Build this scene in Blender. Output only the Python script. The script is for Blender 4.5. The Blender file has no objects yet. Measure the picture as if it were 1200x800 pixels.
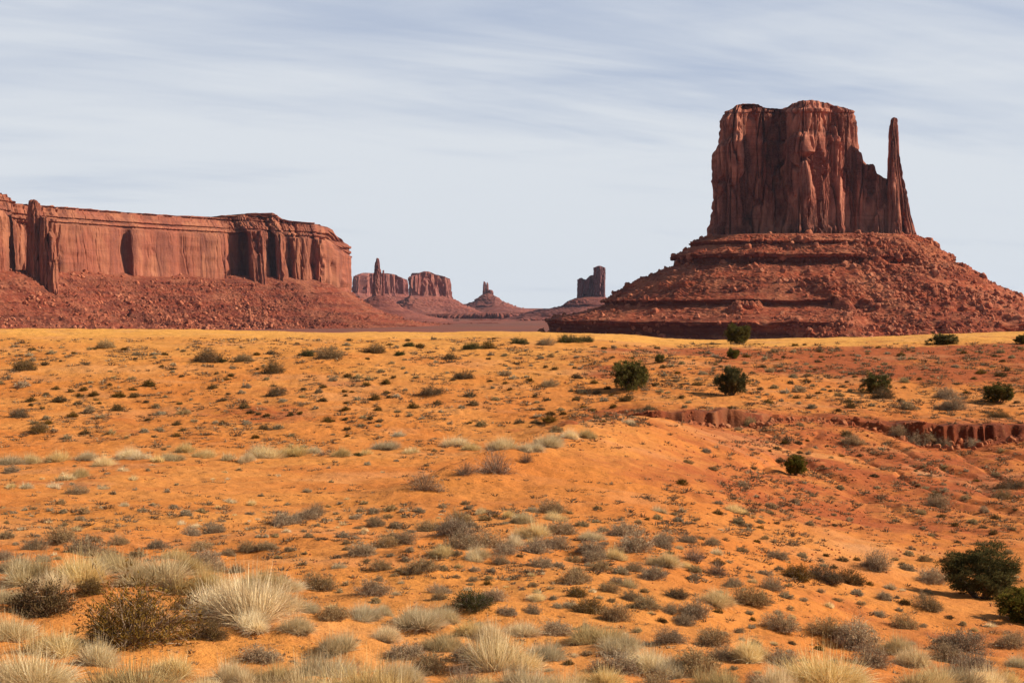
import bpy, math, random
import numpy as np

S = bpy.context.scene
COL = S.collection

# ------------------------------------------------------------------ camera, sky, sun, exposure
F = 1667.0          # focal length in pixels of the 1200 px wide frame
HY = 360.0          # row of the eye level
cam_d = bpy.data.cameras.new('camera')
cam_d.sensor_width = 36.0
cam_d.lens = F / 1200.0 * 36.0
cam_d.shift_y = -(400.0 - HY) / 1200.0
cam_d.clip_start = 0.2
cam_d.clip_end = 60000.0
cam = bpy.data.objects.new('camera', cam_d)
cam.location = (0, 0, 0)
cam.rotation_euler = (math.radians(90), 0, 0)
COL.objects.link(cam)
S.camera = cam

SUN_EL = math.radians(33.0)
SUN_AZ = math.radians(4.0)      # measured from +X towards +Y: right of the view, a little behind the subject
sd = (math.cos(SUN_EL) * math.cos(SUN_AZ), math.cos(SUN_EL) * math.sin(SUN_AZ), math.sin(SUN_EL))
sun_d = bpy.data.lights.new('sun', 'SUN')
sun_d.energy = 5.0
sun_d.angle = math.radians(0.5)
sun_d.color = (1.0, 0.89, 0.74)
sun = bpy.data.objects.new('sun', sun_d)
sun.rotation_euler = (math.radians(90) - SUN_EL, 0, math.radians(90) + SUN_AZ)
COL.objects.link(sun)

W = bpy.data.worlds.new('World')
S.world = W
W.use_nodes = True
S.view_settings.view_transform = 'Standard'
S.view_settings.look = 'None'
S.view_settings.gamma = 1.0
S.view_settings.exposure = 0.55
S.view_settings.use_curve_mapping = False
S.cycles.max_bounces = 5
S.cycles.diffuse_bounces = 3
S.cycles.glossy_bounces = 1
S.cycles.transmission_bounces = 3
S.cycles.transparent_max_bounces = 6
S.cycles.volume_bounces = 0
S.cycles.use_denoising = True


class NT:
    """small node-tree writer"""
    def __init__(self, tree):
        self.t = tree
        self.n = tree.nodes
        self.l = tree.links

    def new(self, kind, **kw):
        nd = self.n.new(kind)
        for k, v in kw.items():
            setattr(nd, k, v)
        return nd

    def put(self, sock, v):
        if v is None:
            return
        if isinstance(v, bpy.types.NodeSocket):
            self.l.new(v, sock)
        else:
            if isinstance(v, (tuple, list)) and sock.type == 'RGBA' and len(v) == 3:
                v = tuple(v) + (1,)
            sock.default_value = v

    def math(self, op, a, b=None, c=None, clamp=False):
        nd = self.new('ShaderNodeMath', operation=op, use_clamp=clamp)
        for i, v in enumerate((a, b, c)):
            self.put(nd.inputs[i], v)
        return nd.outputs[0]

    def mapr(self, v, a, b, c=0.0, d=1.0, smooth=True):
        nd = self.new('ShaderNodeMapRange')
        nd.interpolation_type = 'SMOOTHSTEP' if smooth else 'LINEAR'
        for i, x in enumerate((v, a, b, c, d)):
            self.put(nd.inputs[i], x)
        return nd.outputs[0]

    def mix(self, f, a, b, mode='MIX'):
        nd = self.new('ShaderNodeMix', data_type='RGBA', blend_type=mode)
        self.put(nd.inputs[0], f)
        self.put(nd.inputs[6], a)
        self.put(nd.inputs[7], b)
        return nd.outputs[2]

    def noise(self, vec, scale, detail=4.0, rough=0.55, dist=0.0, lac=2.0):
        nd = self.new('ShaderNodeTexNoise')
        self.put(nd.inputs['Vector'], vec)
        nd.inputs['Scale'].default_value = scale
        nd.inputs['Detail'].default_value = detail
        nd.inputs['Roughness'].default_value = rough
        nd.inputs['Distortion'].default_value = dist
        nd.inputs['Lacunarity'].default_value = lac
        return nd.outputs[0]

    def voro(self, vec, scale, feat='F1', rnd=1.0):
        nd = self.new('ShaderNodeTexVoronoi', feature=feat)
        self.put(nd.inputs['Vector'], vec)
        nd.inputs['Scale'].default_value = scale
        nd.inputs['Randomness'].default_value = rnd
        return nd.outputs

    def mapping(self, vec, scale=(1, 1, 1), rot=(0, 0, 0), loc=(0, 0, 0)):
        nd = self.new('ShaderNodeMapping')
        self.put(nd.inputs[0], vec)
        nd.inputs[1].default_value = loc
        nd.inputs[2].default_value = rot
        nd.inputs[3].default_value = scale
        return nd.outputs[0]


def build_sky():
    w = NT(W.node_tree)
    w.n.clear()
    sky = w.new('ShaderNodeTexSky', sky_type='NISHITA')
    sky.sun_disc = False
    sky.sun_elevation = SUN_EL
    sky.sun_rotation = math.radians(90) - SUN_AZ
    sky.altitude = 1600
    sky.air_density = 1.0
    sky.dust_density = 1.0
    tc = w.new('ShaderNodeTexCoord').outputs['Generated']
    sx = w.new('ShaderNodeSeparateXYZ')
    w.put(sx.inputs[0], tc)
    x, y, z = sx.outputs
    zc = w.math('MAXIMUM', z, 0.0)
    den = w.math('ADD', zc, 0.10)
    u = w.math('DIVIDE', x, den)
    v = w.math('DIVIDE', y, den)
    cb = w.new('ShaderNodeCombineXYZ')
    w.put(cb.inputs[0], u)
    w.put(cb.inputs[1], v)
    p = cb.outputs[0]
    # drawn-out cirrus: two sheets combed along different directions
    def comb(angle, along, across, loc, det, dist):
        mp = w.mapping(p, scale=(along, across, 1), rot=(0, 0, math.radians(angle)), loc=loc)
        mp.node.vector_type = 'TEXTURE'
        return w.noise(mp, 1.0, det, 0.55, dist)
    n1 = comb(33, 3.4, 1.0, (1.3, 0.4, 0), 7.0, 0.8)
    n2 = comb(-8, 3.6, 0.9, (4.0, 2.2, 0), 7.0, 0.7)
    n3 = comb(24, 1.5, 0.7, (0.3, 5.0, 0), 7.0, 1.2)
    n4 = comb(30, 1.1, 0.16, (2.0, 1.0, 0), 7.0, 1.4)
    n1 = w.math('ADD', n1, w.math('MULTIPLY', w.math('SUBTRACT', n4, 0.5), 0.22))
    nn = w.math('ADD', w.math('MULTIPLY', n1, 0.36), w.math('ADD', w.math('MULTIPLY', n2, 0.32), w.math('MULTIPLY', n3, 0.32)))
    # the sheet thickens towards the horizon and opens overhead
    thick = w.mapr(zc, 0.05, 0.24, 0.15, -0.085)
    cover = w.mapr(w.math('ADD', nn, thick), 0.33, 0.63, 0.0, 1.0)
    cover = w.math('MULTIPLY', cover, w.math('MULTIPLY', w.mapr(zc, 0.23, 0.5, 1.0, 0.12), w.mapr(y, -0.5, 0.25, 0.3, 1.0)))  # unseen sky overhead and behind cleared to weaken fill on shaded faces
    ccol = w.mix(w.mapr(zc, 0.02, 0.22), (7.05, 7.5, 8.05), (7.2, 7.6, 8.15))
    scol = w.mix(w.math('MULTIPLY', w.mapr(zc, 0.22, 0.42, 0.85, 0.0), w.mapr(y, -0.3, 0.3, 0.0, 1.0)), sky.outputs[0], (4.2, 4.95, 6.6))
    col = w.mix(w.mapr(cover, 0, 1, 0.10, 1.0, smooth=False), scol, ccol)
    bg = w.new('ShaderNodeBackground')
    w.put(bg.inputs[0], col)
    bg.inputs[1].default_value = 0.068
    out = w.new('ShaderNodeOutputWorld')
    w.l.new(bg.outputs[0], out.inputs[0])


build_sky()

# ------------------------------------------------------------------ numeric noise
RS = np.random.RandomState(7)
PERM = RS.permutation(256).astype(np.int32)
GR = RS.normal(size=(256, 3)).astype(np.float32)
GR /= np.linalg.norm(GR, axis=1)[:, None]


def perlin(x, y, z=0.0, seed=0):
    x, y, z = np.broadcast_arrays(np.asarray(x, np.float64) + seed * 17.31, np.asarray(y, np.float64) + seed * 5.77, np.asarray(z, np.float64) + seed * 9.13)
    xi, yi, zi = np.floor(x), np.floor(y), np.floor(z)
    fx, fy, fz = (x - xi).astype(np.float32), (y - yi).astype(np.float32), (z - zi).astype(np.float32)
    xi, yi, zi = xi.astype(np.int64) & 255, yi.astype(np.int64) & 255, zi.astype(np.int64) & 255
    sm = lambda t: t * t * t * (t * (t * 6 - 15) + 10)
    ux, uy, uz = sm(fx), sm(fy), sm(fz)
    r = np.zeros(x.shape, np.float32)
    for dx in (0, 1):
        px = PERM[(xi + dx) & 255]
        wx = ux if dx else 1 - ux
        for dy in (0, 1):
            py = PERM[(px + yi + dy) & 255]
            wy = uy if dy else 1 - uy
            for dz in (0, 1):
                g = GR[PERM[(py + zi + dz) & 255]]
                wz = uz if dz else 1 - uz
                r += wx * wy * wz * (g[..., 0] * (fx - dx) + g[..., 1] * (fy - dy) + g[..., 2] * (fz - dz))
    return r * 1.5


def fbm(x, y, z=0.0, oct=4, gain=0.5, seed=0):
    a, r, f = 1.0, 0.0, 1.0
    for i in range(oct):
        r = r + a * perlin(np.asarray(x) * f, np.asarray(y) * f, np.asarray(z) * f, seed + i * 3)
        a *= gain
        f *= 2.03
    return r


def ridge(x, y, z=0.0, seed=0, sharp=6.0):
    return np.clip(1 - np.abs(perlin(x, y, z, seed)) * sharp, 0, 1)


def sstep(a, b, x):
    t = np.clip((x - a) / (b - a), 0, 1)
    return t * t * (3 - 2 * t)


def slabs(a, b, seed=0):
    """jittered cells over (a, b): per-cell random values, offset from the cell centre, and distance to the cell border"""
    a, b = np.broadcast_arrays(np.asarray(a, np.float64), np.asarray(b, np.float64))
    ai, bi = np.floor(a).astype(np.int64), np.floor(b).astype(np.int64)
    f1 = np.full(a.shape, 9.0)
    f2 = np.full(a.shape, 9.0)
    r1 = np.zeros(a.shape)
    r2 = np.zeros(a.shape)
    da = np.zeros(a.shape)
    for i in (-1, 0, 1):
        for j in (-1, 0, 1):
            h = PERM[(PERM[(ai + i + seed * 13) & 255] + bi + j + seed * 7) & 255]
            ca = ai + i + 0.5 + 0.8 * (PERM[(h + 11) & 255] / 255.0 - 0.5)
            cb = bi + j + 0.5 + 0.9 * (PERM[(h + 53) & 255] / 255.0 - 0.5)
            d = np.maximum(np.abs(a - ca) * 1.25, np.abs(b - cb) * (0.8 + 0.4 * PERM[(h + 71) & 255] / 255.0))
            near = d < f1
            f2 = np.where(near, f1, np.minimum(f2, d))
            f1 = np.where(near, d, f1)
            r1 = np.where(near, PERM[(h + 101) & 255] / 255.0, r1)
            r2 = np.where(near, PERM[(h + 151) & 255] / 255.0, r2)
            da = np.where(near, a - ca, da)
    return r1 - 0.5, r2 - 0.5, da, f2 - f1


# ------------------------------------------------------------------ mesh and object helpers
def mesh_np(name, verts, faces, smooth=False, attrs=None):
    """verts (n,3); faces: list of int arrays (m,k)"""
    me = bpy.data.meshes.new(name)
    verts = np.ascontiguousarray(verts, np.float32)
    me.vertices.add(len(verts))
    me.vertices.foreach_set('co', verts.ravel())
    faces = [f for f in faces if len(f)]
    idx = np.concatenate([f.ravel() for f in faces]).astype(np.int32)
    tot = np.concatenate([np.full(len(f), f.shape[1], np.int32) for f in faces])
    start = np.concatenate([[0], np.cumsum(tot)[:-1]]).astype(np.int32)
    me.loops.add(len(idx))
    me.loops.foreach_set('vertex_index', idx)
    me.polygons.add(len(tot))
    me.polygons.foreach_set('loop_start', start)
    me.polygons.foreach_set('loop_total', tot)
    me.update(calc_edges=True)
    me.polygons.foreach_set('use_smooth', np.full(len(tot), bool(smooth)))
    for k, v in (attrs or {}).items():
        a = me.attributes.new(k, 'FLOAT', 'POINT')
        a.data.foreach_set('value', np.ascontiguousarray(v, np.float32).ravel())
    me.validate()
    return me


def link(name, data, parent=None, mat=None, loc=None):
    o = bpy.data.objects.new(name, data)
    COL.objects.link(o)
    if mat is not None and data is not None and not data.materials:
        data.materials.append(mat)
    if parent is not None:
        o.parent = parent
    if loc is not None:
        o.location = loc
    return o


def tag(o, label=None, cat=None, group=None, kind=None):
    for k, v in (('label', label), ('category', cat), ('group', group), ('kind', kind)):
        if v:
            o[k] = v
    return o


def grid_faces(nr, nc, closed=False):
    r = np.arange(nr - 1)[:, None]
    c = np.arange(nc if closed else nc - 1)[None, :]
    c2 = (c + 1) % nc
    return np.stack(np.broadcast_arrays(r * nc + c, r * nc + c2, (r + 1) * nc + c2, (r + 1) * nc + c), -1).reshape(-1, 4)


# ------------------------------------------------------------------ materials
def new_mat(name):
    m = bpy.data.materials.new(name)
    m.use_nodes = True
    m.node_tree.nodes.clear()
    return m, NT(m.node_tree)


def finish(w, col, rough=0.95, height=None, strength=0.5, dist=0.1, spec=0.1):
    b = w.new('ShaderNodeBsdfPrincipled')
    w.put(b.inputs['Base Color'], col)
    w.put(b.inputs['Roughness'], rough)
    b.inputs['Specular IOR Level'].default_value = spec
    if height is not None:
        bp = w.new('ShaderNodeBump')
        bp.inputs['Strength'].default_value = strength
        bp.inputs['Distance'].default_value = dist
        w.put(bp.inputs['Height'], height)
        w.l.new(bp.outputs[0], b.inputs['Normal'])
    out = w.new('ShaderNodeOutputMaterial')
    w.l.new(b.outputs[0], out.inputs[0])


def cliff_material(name, base, dark, light, scale=1.0, streak=1.0):
    """vertical desert-varnish streaks, pale patches (spall, on the mitten also painted sunlight) and faint bedding"""
    m, w = new_mat(name)
    pos = w.new('ShaderNodeNewGeometry').outputs['Position']
    q = w.mapping(pos, scale=(1 / scale, 1 / scale, 1 / scale))
    st = w.noise(w.mapping(q, scale=(0.055, 0.055, 0.0055)), 1.0, 6.0, 0.56, 0.5)
    st2 = w.noise(w.mapping(q, scale=(0.20, 0.20, 0.014)), 1.0, 4.0, 0.55, 0.2)
    pat = w.noise(w.mapping(q, scale=(0.022, 0.022, 0.014)), 1.0, 6.0, 0.62, 0.6)
    bed = w.noise(w.mapping(q, scale=(0.006, 0.006, 0.22)), 1.0, 5.0, 0.65)
    fine = w.noise(q, 0.55, 5.0, 0.7)
    c = w.mix(w.mapr(pat, 0.42, 0.64), base, light)
    c = w.mix(w.math('MULTIPLY', w.mapr(st, 0.44, 0.66), 0.85 * streak), c, dark)
    c = w.mix(w.math('MULTIPLY', w.mapr(st2, 0.5, 0.72), 0.32 * streak), c, dark)
    stain = w.noise(w.mapping(q, scale=(0.030, 0.030, 0.009), loc=(5.0, 2.0, 1.0)), 1.0, 5.0, 0.5, 0.8)
    c = w.mix(w.mapr(stain, 0.53, 0.64, 0.0, 0.6 * streak), c, dark)
    c = w.mix(w.math('MULTIPLY', w.mapr(bed, 0.52, 0.66), 0.35), c, dark)
    c = w.mix(w.mapr(fine, 0.3, 0.75, 0.0, 0.35), c, light)
    h = w.math('ADD', w.math('MULTIPLY', st2, 1.2), w.math('ADD', fine, w.math('MULTIPLY', bed, 0.8)))
    finish(w, c, 0.95, h, 0.4, 0.7 * scale)
    return m


def talus_material(name, base, dark, light, scrub, scale=1.0):
    m, w = new_mat(name)
    pos = w.new('ShaderNodeNewGeometry').outputs['Position']
    q = w.mapping(pos, scale=(1 / scale, 1 / scale, 1 / scale))
    big = w.noise(w.mapping(q, scale=(0.02, 0.02, 0.02)), 1.0, 5.0, 0.6, 0.4)
    bed = w.noise(w.mapping(q, scale=(0.008, 0.008, 0.20)), 1.0, 5.0, 0.6, 0.2)
    fine = w.noise(q, 0.35, 6.0, 0.72)
    vo = w.voro(q, 0.22)
    c = w.mix(w.mapr(bed, 0.38, 0.62), base, dark)
    c = w.mix(w.mapr(big, 0.42, 0.70, 0.0, 0.75), c, light)
    c = w.mix(w.mapr(fine, 0.35, 0.7, 0.0, 0.6), c, dark)
    c = w.mix(w.math('MULTIPLY', w.mapr(w.noise(q, 0.9, 3.0, 0.6), 0.58, 0.70), 0.55), c, scrub)
    sv = w.new('ShaderNodeSeparateColor')
    w.put(sv.inputs[0], vo[1])
    c = w.mix(w.mapr(sv.outputs[0], 0.72, 0.9, 0.0, 0.5), c, light)
    ledge = w.new('ShaderNodeAttribute', attribute_name='bedrock_shade').outputs['Fac']
    c = w.mix(w.math('MULTIPLY', ledge, 0.8), c, tuple(v * 0.75 for v in dark))  # steep ledge faces darkened: bedrock tone plus painted shade
    h = w.math('ADD', fine, w.math('MULTIPLY', vo[0], 0.25))
    finish(w, c, 0.97, h, 0.9, 1.5 * scale)
    return m


def sand_material():
    m, w = new_mat('desert_sand')
    pos = w.new('ShaderNodeNewGeometry').outputs['Position']
    red = w.new('ShaderNodeAttribute', attribute_name='red').outputs['Fac']
    yel = w.new('ShaderNodeAttribute', attribute_name='yellow').outputs['Fac']
    scr = w.new('ShaderNodeAttribute', attribute_name='scrubland').outputs['Fac']
    n1 = w.noise(pos, 0.11, 6.0, 0.6, 0.5)
    n2 = w.noise(pos, 0.9, 6.0, 0.65)
    n3 = w.noise(pos, 7.0, 5.0, 0.7)
    n4 = w.noise(pos, 55.0, 3.0, 0.7)
    c = w.mix(w.mapr(n1, 0.35, 0.68), (0.50, 0.158, 0.030), (0.57, 0.220, 0.050))
    c = w.mix(yel, c, (0.63, 0.29, 0.060))
    rr = w.math('ADD', red, w.math('MULTIPLY', w.math('SUBTRACT', n2, 0.5), 0.9))
    rr = w.math('ADD', rr, w.math('MULTIPLY', w.math('SUBTRACT', n1, 0.5), 0.9))
    c = w.mix(w.mapr(rr, 0.2, 0.85, 0.0, 0.95), c, (0.31, 0.070, 0.020))
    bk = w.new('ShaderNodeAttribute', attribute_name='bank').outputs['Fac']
    c = w.mix(w.math('MULTIPLY', bk, w.mapr(n2, 0.3, 0.6, 0.6, 1.0)), c, (0.115, 0.026, 0.012))  # cut bank darkened past its red-brown soil, shade painted into the colour
    c = w.mix(w.math('MULTIPLY', w.new('ShaderNodeAttribute', attribute_name='pale').outputs['Fac'], 0.75), c, (0.56, 0.27, 0.115))
    # grit, litter and small dark clods
    c = w.mix(w.mapr(n3, 0.54, 0.70, 0.0, 0.55), c, (0.30, 0.095, 0.032))
    c = w.mix(w.mapr(n4, 0.58, 0.72, 0.0, 0.4), c, (0.33, 0.14, 0.06))
    c = w.mix(w.mapr(n2, 0.60, 0.76, 0.0, 0.35), c, (0.60, 0.28, 0.085))
    # scrubby plain of the valley floor
    sp = w.mapping(pos, scale=(0.004, 0.0016, 0.004))
    s1 = w.noise(sp, 1.0, 6.0, 0.65)
    sc = w.mix(w.mapr(s1, 0.36, 0.64), (0.16, 0.062, 0.042), (0.21, 0.064, 0.038))
    sc = w.mix(w.mapr(w.noise(pos, 0.03, 5.0, 0.7), 0.5, 0.68, 0, 0.6), sc, (0.115, 0.060, 0.042))
    c = w.mix(scr, c, sc)
    h = w.math('ADD', w.math('MULTIPLY', n3, 0.05), w.math('ADD', w.math('MULTIPLY', n2, 0.25), w.math('MULTIPLY', n4, 0.012)))
    finish(w, c, 0.96, h, 0.8, 1.0)
    return m


MAT_SAND = sand_material()
MAT_MITTEN = cliff_material('mitten_sandstone', (0.20, 0.049, 0.029), (0.050, 0.0145, 0.012), (0.50, 0.185, 0.110))  # pale tone raised so its patches also stand for sunlit rock
MAT_MESA = cliff_material('mesa_sandstone', (0.285, 0.084, 0.048), (0.12, 0.037, 0.028), (0.36, 0.135, 0.070), 1.5, 0.85)
MAT_FAR = cliff_material('far_sandstone_hazed', (0.26, 0.084, 0.068), (0.125, 0.048, 0.047), (0.33, 0.128, 0.090), 2.5, 0.8)  # shifted towards purple: distance haze put into the rock colour
MAT_SHADE = cliff_material('castle_sandstone_shaded', (0.17, 0.062, 0.058), (0.10, 0.042, 0.045), (0.22, 0.085, 0.07), 2.5, 0.8)  # darker, bluer far sandstone: the castle's shade put into its colour
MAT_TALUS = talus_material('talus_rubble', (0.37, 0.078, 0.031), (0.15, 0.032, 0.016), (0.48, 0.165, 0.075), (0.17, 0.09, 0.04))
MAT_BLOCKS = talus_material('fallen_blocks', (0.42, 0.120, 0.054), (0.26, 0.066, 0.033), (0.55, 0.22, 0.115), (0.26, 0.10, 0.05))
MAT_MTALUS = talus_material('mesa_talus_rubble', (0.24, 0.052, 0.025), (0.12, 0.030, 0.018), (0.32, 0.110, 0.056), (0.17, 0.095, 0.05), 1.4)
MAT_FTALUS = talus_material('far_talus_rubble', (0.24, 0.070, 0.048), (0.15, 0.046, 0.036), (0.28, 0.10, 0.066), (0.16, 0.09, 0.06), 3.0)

# ------------------------------------------------------------------ terrain height field
COLS = {
    0:    [(13, 806), (19, 706), (25, 655), (36, 608), (48, 580), (58, 562), (68, 550), (78, 538), (88, 518), (94, 500), (100, 485), (112, 455), (125, 428), (140, 408), (155, 395), (170, 388)],
    200:  [(13, 806), (19, 706), (25, 655), (36, 608), (48, 580), (58, 562), (68, 550), (78, 537), (88, 517), (94, 500), (100, 485), (112, 455), (125, 429), (140, 409), (155, 396), (170, 389)],
    400:  [(13, 806), (19, 708), (25, 658), (36, 610), (48, 580), (58, 560), (68, 546), (78, 533), (88, 515), (94, 500), (100, 486), (112, 457), (125, 431), (140, 411), (155, 400), (170, 393)],
    500:  [(13, 808), (19, 710), (25, 658), (36, 608), (47, 576), (58, 562), (68, 549), (78, 534), (88, 517), (94, 501), (100, 487), (112, 458), (125, 432), (140, 412), (155, 400), (170, 393)],
    600:  [(13, 808), (19, 712), (25, 660), (36, 606), (48, 570), (55, 554), (62, 549), (68, 545), (78, 533), (88, 518), (94, 503), (100, 489), (112, 460), (125, 434), (140, 413), (155, 399), (170, 390)],
    700:  [(13, 808), (19, 715), (25, 665), (36, 610), (48, 572), (58, 540), (68, 517), (74, 508), (80, 506), (88, 502), (94, 495), (100, 485), (112, 457), (125, 433), (140, 414), (155, 402), (172, 392)],
    800:  [(13, 810), (20, 718), (26, 670), (37, 616), (48, 582), (58, 553), (68, 528), (78, 505), (88, 490), (94, 481), (100, 472), (112, 452), (125, 433), (140, 417), (155, 408), (180, 401)],
    900:  [(13, 815), (21, 722), (29, 672), (40, 628), (50, 597), (60, 572), (70, 550), (80, 527), (88, 506), (94, 491), (100, 480), (112, 460), (125, 440), (140, 421), (155, 408), (180, 398)],
    1000: [(14, 818), (24, 728), (32, 682), (42, 645), (52, 612), (62, 586), (72, 562), (80, 540), (88, 516), (94, 499), (100, 486), (112, 465), (125, 442), (140, 421), (155, 408), (185, 397)],
    1100: [(15, 815), (26, 735), (34, 695), (44, 654), (54, 620), (64, 592), (73, 568), (82, 543), (89, 520), (94, 505), (100, 490), (112, 466), (125, 442), (140, 420), (155, 405), (190, 391)],
    1200: [(15, 820), (26, 740), (34, 698), (44, 656), (54, 622), (64, 594), (73, 570), (82, 545), (89, 521), (94, 505), (100, 490), (112, 466), (125, 442), (140, 418), (155, 402), (195, 387)],
}
PXS = np.array(sorted(COLS), float)
LY = np.linspace(math.log(1.0), math.log(200.0), 420)


def _table():
    rows = []
    for px in PXS:
        pts = COLS[int(px)]
        Y = np.array([1, 5] + [p[0] for p in pts] + [200.0])
        zs = [-2.1, -2.5] + [(HY - p[1]) / F * p[0] for p in pts]
        zs.append(zs[-1] - 0.10)
        rows.append(np.interp(np.exp(LY), Y, np.array(zs)))
    T = np.array(rows)
    k = np.exp(-0.5 * (np.arange(-9, 10) / 3.2) ** 2)
    k /= k.sum()
    T = np.array([np.convolve(np.pad(r, 9, mode='edge'), k, mode='valid') for r in T])
    # finer columns, cubic-ish across
    fx = np.linspace(PXS[0], PXS[-1], 241)
    T2 = np.array([np.interp(fx, PXS, T[:, j]) for j in range(T.shape[1])]).T
    k = np.exp(-0.5 * (np.arange(-16, 17) / 6.5) ** 2)
    k /= k.sum()
    T2 = np.array([np.convolve(np.pad(T2[:, j], 16, mode='edge'), k, mode='valid') for j in range(T2.shape[1])]).T
    return fx, T2


TX, TT = _table()
BANK_PX = np.array([600, 650, 690, 730, 800, 870, 900, 940, 1000, 1045, 1075, 1110, 1150, 1200, 1320], float)
BANK_Y = np.array([82, 83, 85, 88, 88.5, 91, 93, 97, 97, 94, 93, 92.5, 92.5, 93.5, 94], float)
BANK_H = np.array([0, 0.3, 0.60, 1.0, 1.25, 1.25, 0.40, 0.18, 0.28, 0.5, 1.3, 1.55, 1.4, 1.0, 0.9], float)
SPUR = (-2.2, 47.0, 9.0, 82.0)
MOUNDS = []   # (X, Y, radius, height) of sand heaped round the roots of the larger bushes


def ground_z(X, Y, detail=True):
    X, Y = np.asarray(X, np.float64), np.asarray(Y, np.float64)
    r = np.hypot(X, Y)
    th = np.arctan2(X, Y)
    lim = math.radians(26)
    u = np.tan(np.clip(th, -lim, lim))
    Ye = np.maximum(r * np.cos(np.clip(th, -lim, lim)), 1.0)
    px = np.clip(600 + F * u, 0, 1200)
    a = (px - TX[0]) / (TX[1] - TX[0])
    i = np.clip(a.astype(int), 0, len(TX) - 2)
    a = a - i
    b = np.clip((np.log(np.minimum(Ye, 199.9)) - LY[0]) / (LY[1] - LY[0]), 0, len(LY) - 1.001)
    j = b.astype(int)
    b = b - j
    z = (TT[i, j] * (1 - a) + TT[i + 1, j] * a) * (1 - b) + (TT[i, j + 1] * (1 - a) + TT[i + 1, j + 1] * a) * b
    # beyond the crest the land falls to the valley floor
    far = np.interp(np.log(np.maximum(Ye, 1)), np.log([1, 190, 240, 330, 500, 900, 1500, 4000, 8600, 9900, 10700, 30000]), [0, 0, -4, -12, -26, -38, -41, -42, -46, -34, -7, -8])
    fl = sstep(190, 420, Ye)
    z = z + far * (1 - fl) + (far - z) * fl + (-3.0) * fl * 0
    if detail:
        gpx = 600 + F * u
        w = sstep(590, 700, gpx)
        jag = 1.3 * perlin(X / 9.0, 3.3, seed=31) + 0.55 * perlin(X / 2.4, 1.7, seed=32) + 0.9 * np.clip(0.4 + 1.5 * perlin(X / 6, 2.2, seed=29), 0, 1) * (1 - ridge(X / 1.9 + 0.8 * perlin(X / 2.6, 5.5, seed=28), 0.7, seed=33, sharp=2.5)) + 0.35 * perlin(X / 0.5, 0.3, seed=34)
        yb = np.interp(gpx, BANK_PX, BANK_Y) + jag
        h = np.interp(gpx, BANK_PX, BANK_H, left=0) * w * np.clip(0.92 + 0.30 * perlin(X / 6.5, 9.1, seed=35) + 0.22 * perlin(X / 1.6, 4.1, seed=37), 0.2, 1.3)
        slump = 0.2 + 1.5 * sstep(0.05, 0.45, perlin(X / 3.2, 6.6, seed=38))
        d = Ye - yb
        z = z + h * (sstep(-1.0, 1.0, (np.where(d < 0, d / slump, d / 0.22)) + 0.5 * perlin(X / 0.8, Y / 0.8, seed=36)) - np.clip((d + 7) / 14, 0, 1)) * np.clip((400 - Ye) / 100, 0, 1)
        near = np.clip((230 - Ye) / 60, 0, 1)
        z = z + near * (0.15 * fbm(X / 3.4, Y / 3.4, oct=4, gain=0.55, seed=1) + 0.22 * perlin(X / 13, Y / 13, seed=5) + 0.45 * sstep(150, 168, Ye) * perlin(X / 17, Y / 26, seed=6) + 0.030 * fbm(X / 0.5, Y / 0.5, oct=2, seed=9))
        # runnels on the red slope below the bank
        rl = ridge(X / 3.2 + 0.35 * perlin(X / 4, Y / 4, seed=41), Y / 16, seed=40, sharp=5) * sstep(780, 900, gpx) * sstep(48, 60, Ye) * (1 - sstep(88, 92, Ye))
        z = z - 0.22 * rl
        # broken ground of the left part of the bank
        # the long sandy spur running down from the bank
        ax, ay, bx, by = SPUR
        L2 = (bx - ax) ** 2 + (by - ay) ** 2
        tt = np.clip(((X - ax) * (bx - ax) + (Y - ay) * (by - ay)) / L2, 0, 1)
        dd = ((X - ax) * (by - ay) - (Y - ay) * (bx - ax)) / math.sqrt(L2) + 0.6 * perlin(X / 6, Y / 6, seed=47)
        dl = np.hypot(X - ax - tt * (bx - ax), Y - ay - tt * (by - ay))
        side = np.where(dd < 0, 1.6, 5.5)
        z = z + 1.5 * np.exp(-(dl / side) ** 1.3) * (0.25 + 0.75 * np.sin(math.pi * np.clip(tt * 0.85 + 0.12, 0, 1)))
        br = sstep(600, 660, gpx) * (1 - sstep(720, 800, gpx)) * sstep(80, 86, Ye) * (1 - sstep(98, 108, Ye))
        z = z + br * 0.55 * np.abs(perlin(X / 2.6, Y / 2.6, seed=44))
        plain = sstep(600, 1500, Ye)
        z = z + plain * (2.5 * perlin(X / 260, Y / 420, seed=50) + 5.0 * sstep(5000, 9000, Ye) * perlin(X / 900, Y / 1300, seed=51))
    for (mx, my, mr, mh) in MOUNDS:
        q = ((X - mx) ** 2 + (Y - my) ** 2) / (mr * mr)
        z = z + mh * np.exp(-q)
    return z


YS = np.concatenate([np.arange(8, 40, 0.12), np.arange(40, 85, 0.25), np.arange(85, 100, 0.15), np.arange(100, 215, 0.3)])
LOOK = {}


def build_lookup():
    """height of the ground under a fan of sight lines, to find where plants stand"""
    LOOK['px'] = np.arange(-60, 1261, 2.0)
    u = (LOOK['px'] - 600) / F
    Yg = np.repeat(YS[None, :], len(u), 0)
    z = ground_z(u[:, None] * Yg, Yg)
    LOOK['row'] = HY - z / Yg * F


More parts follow.
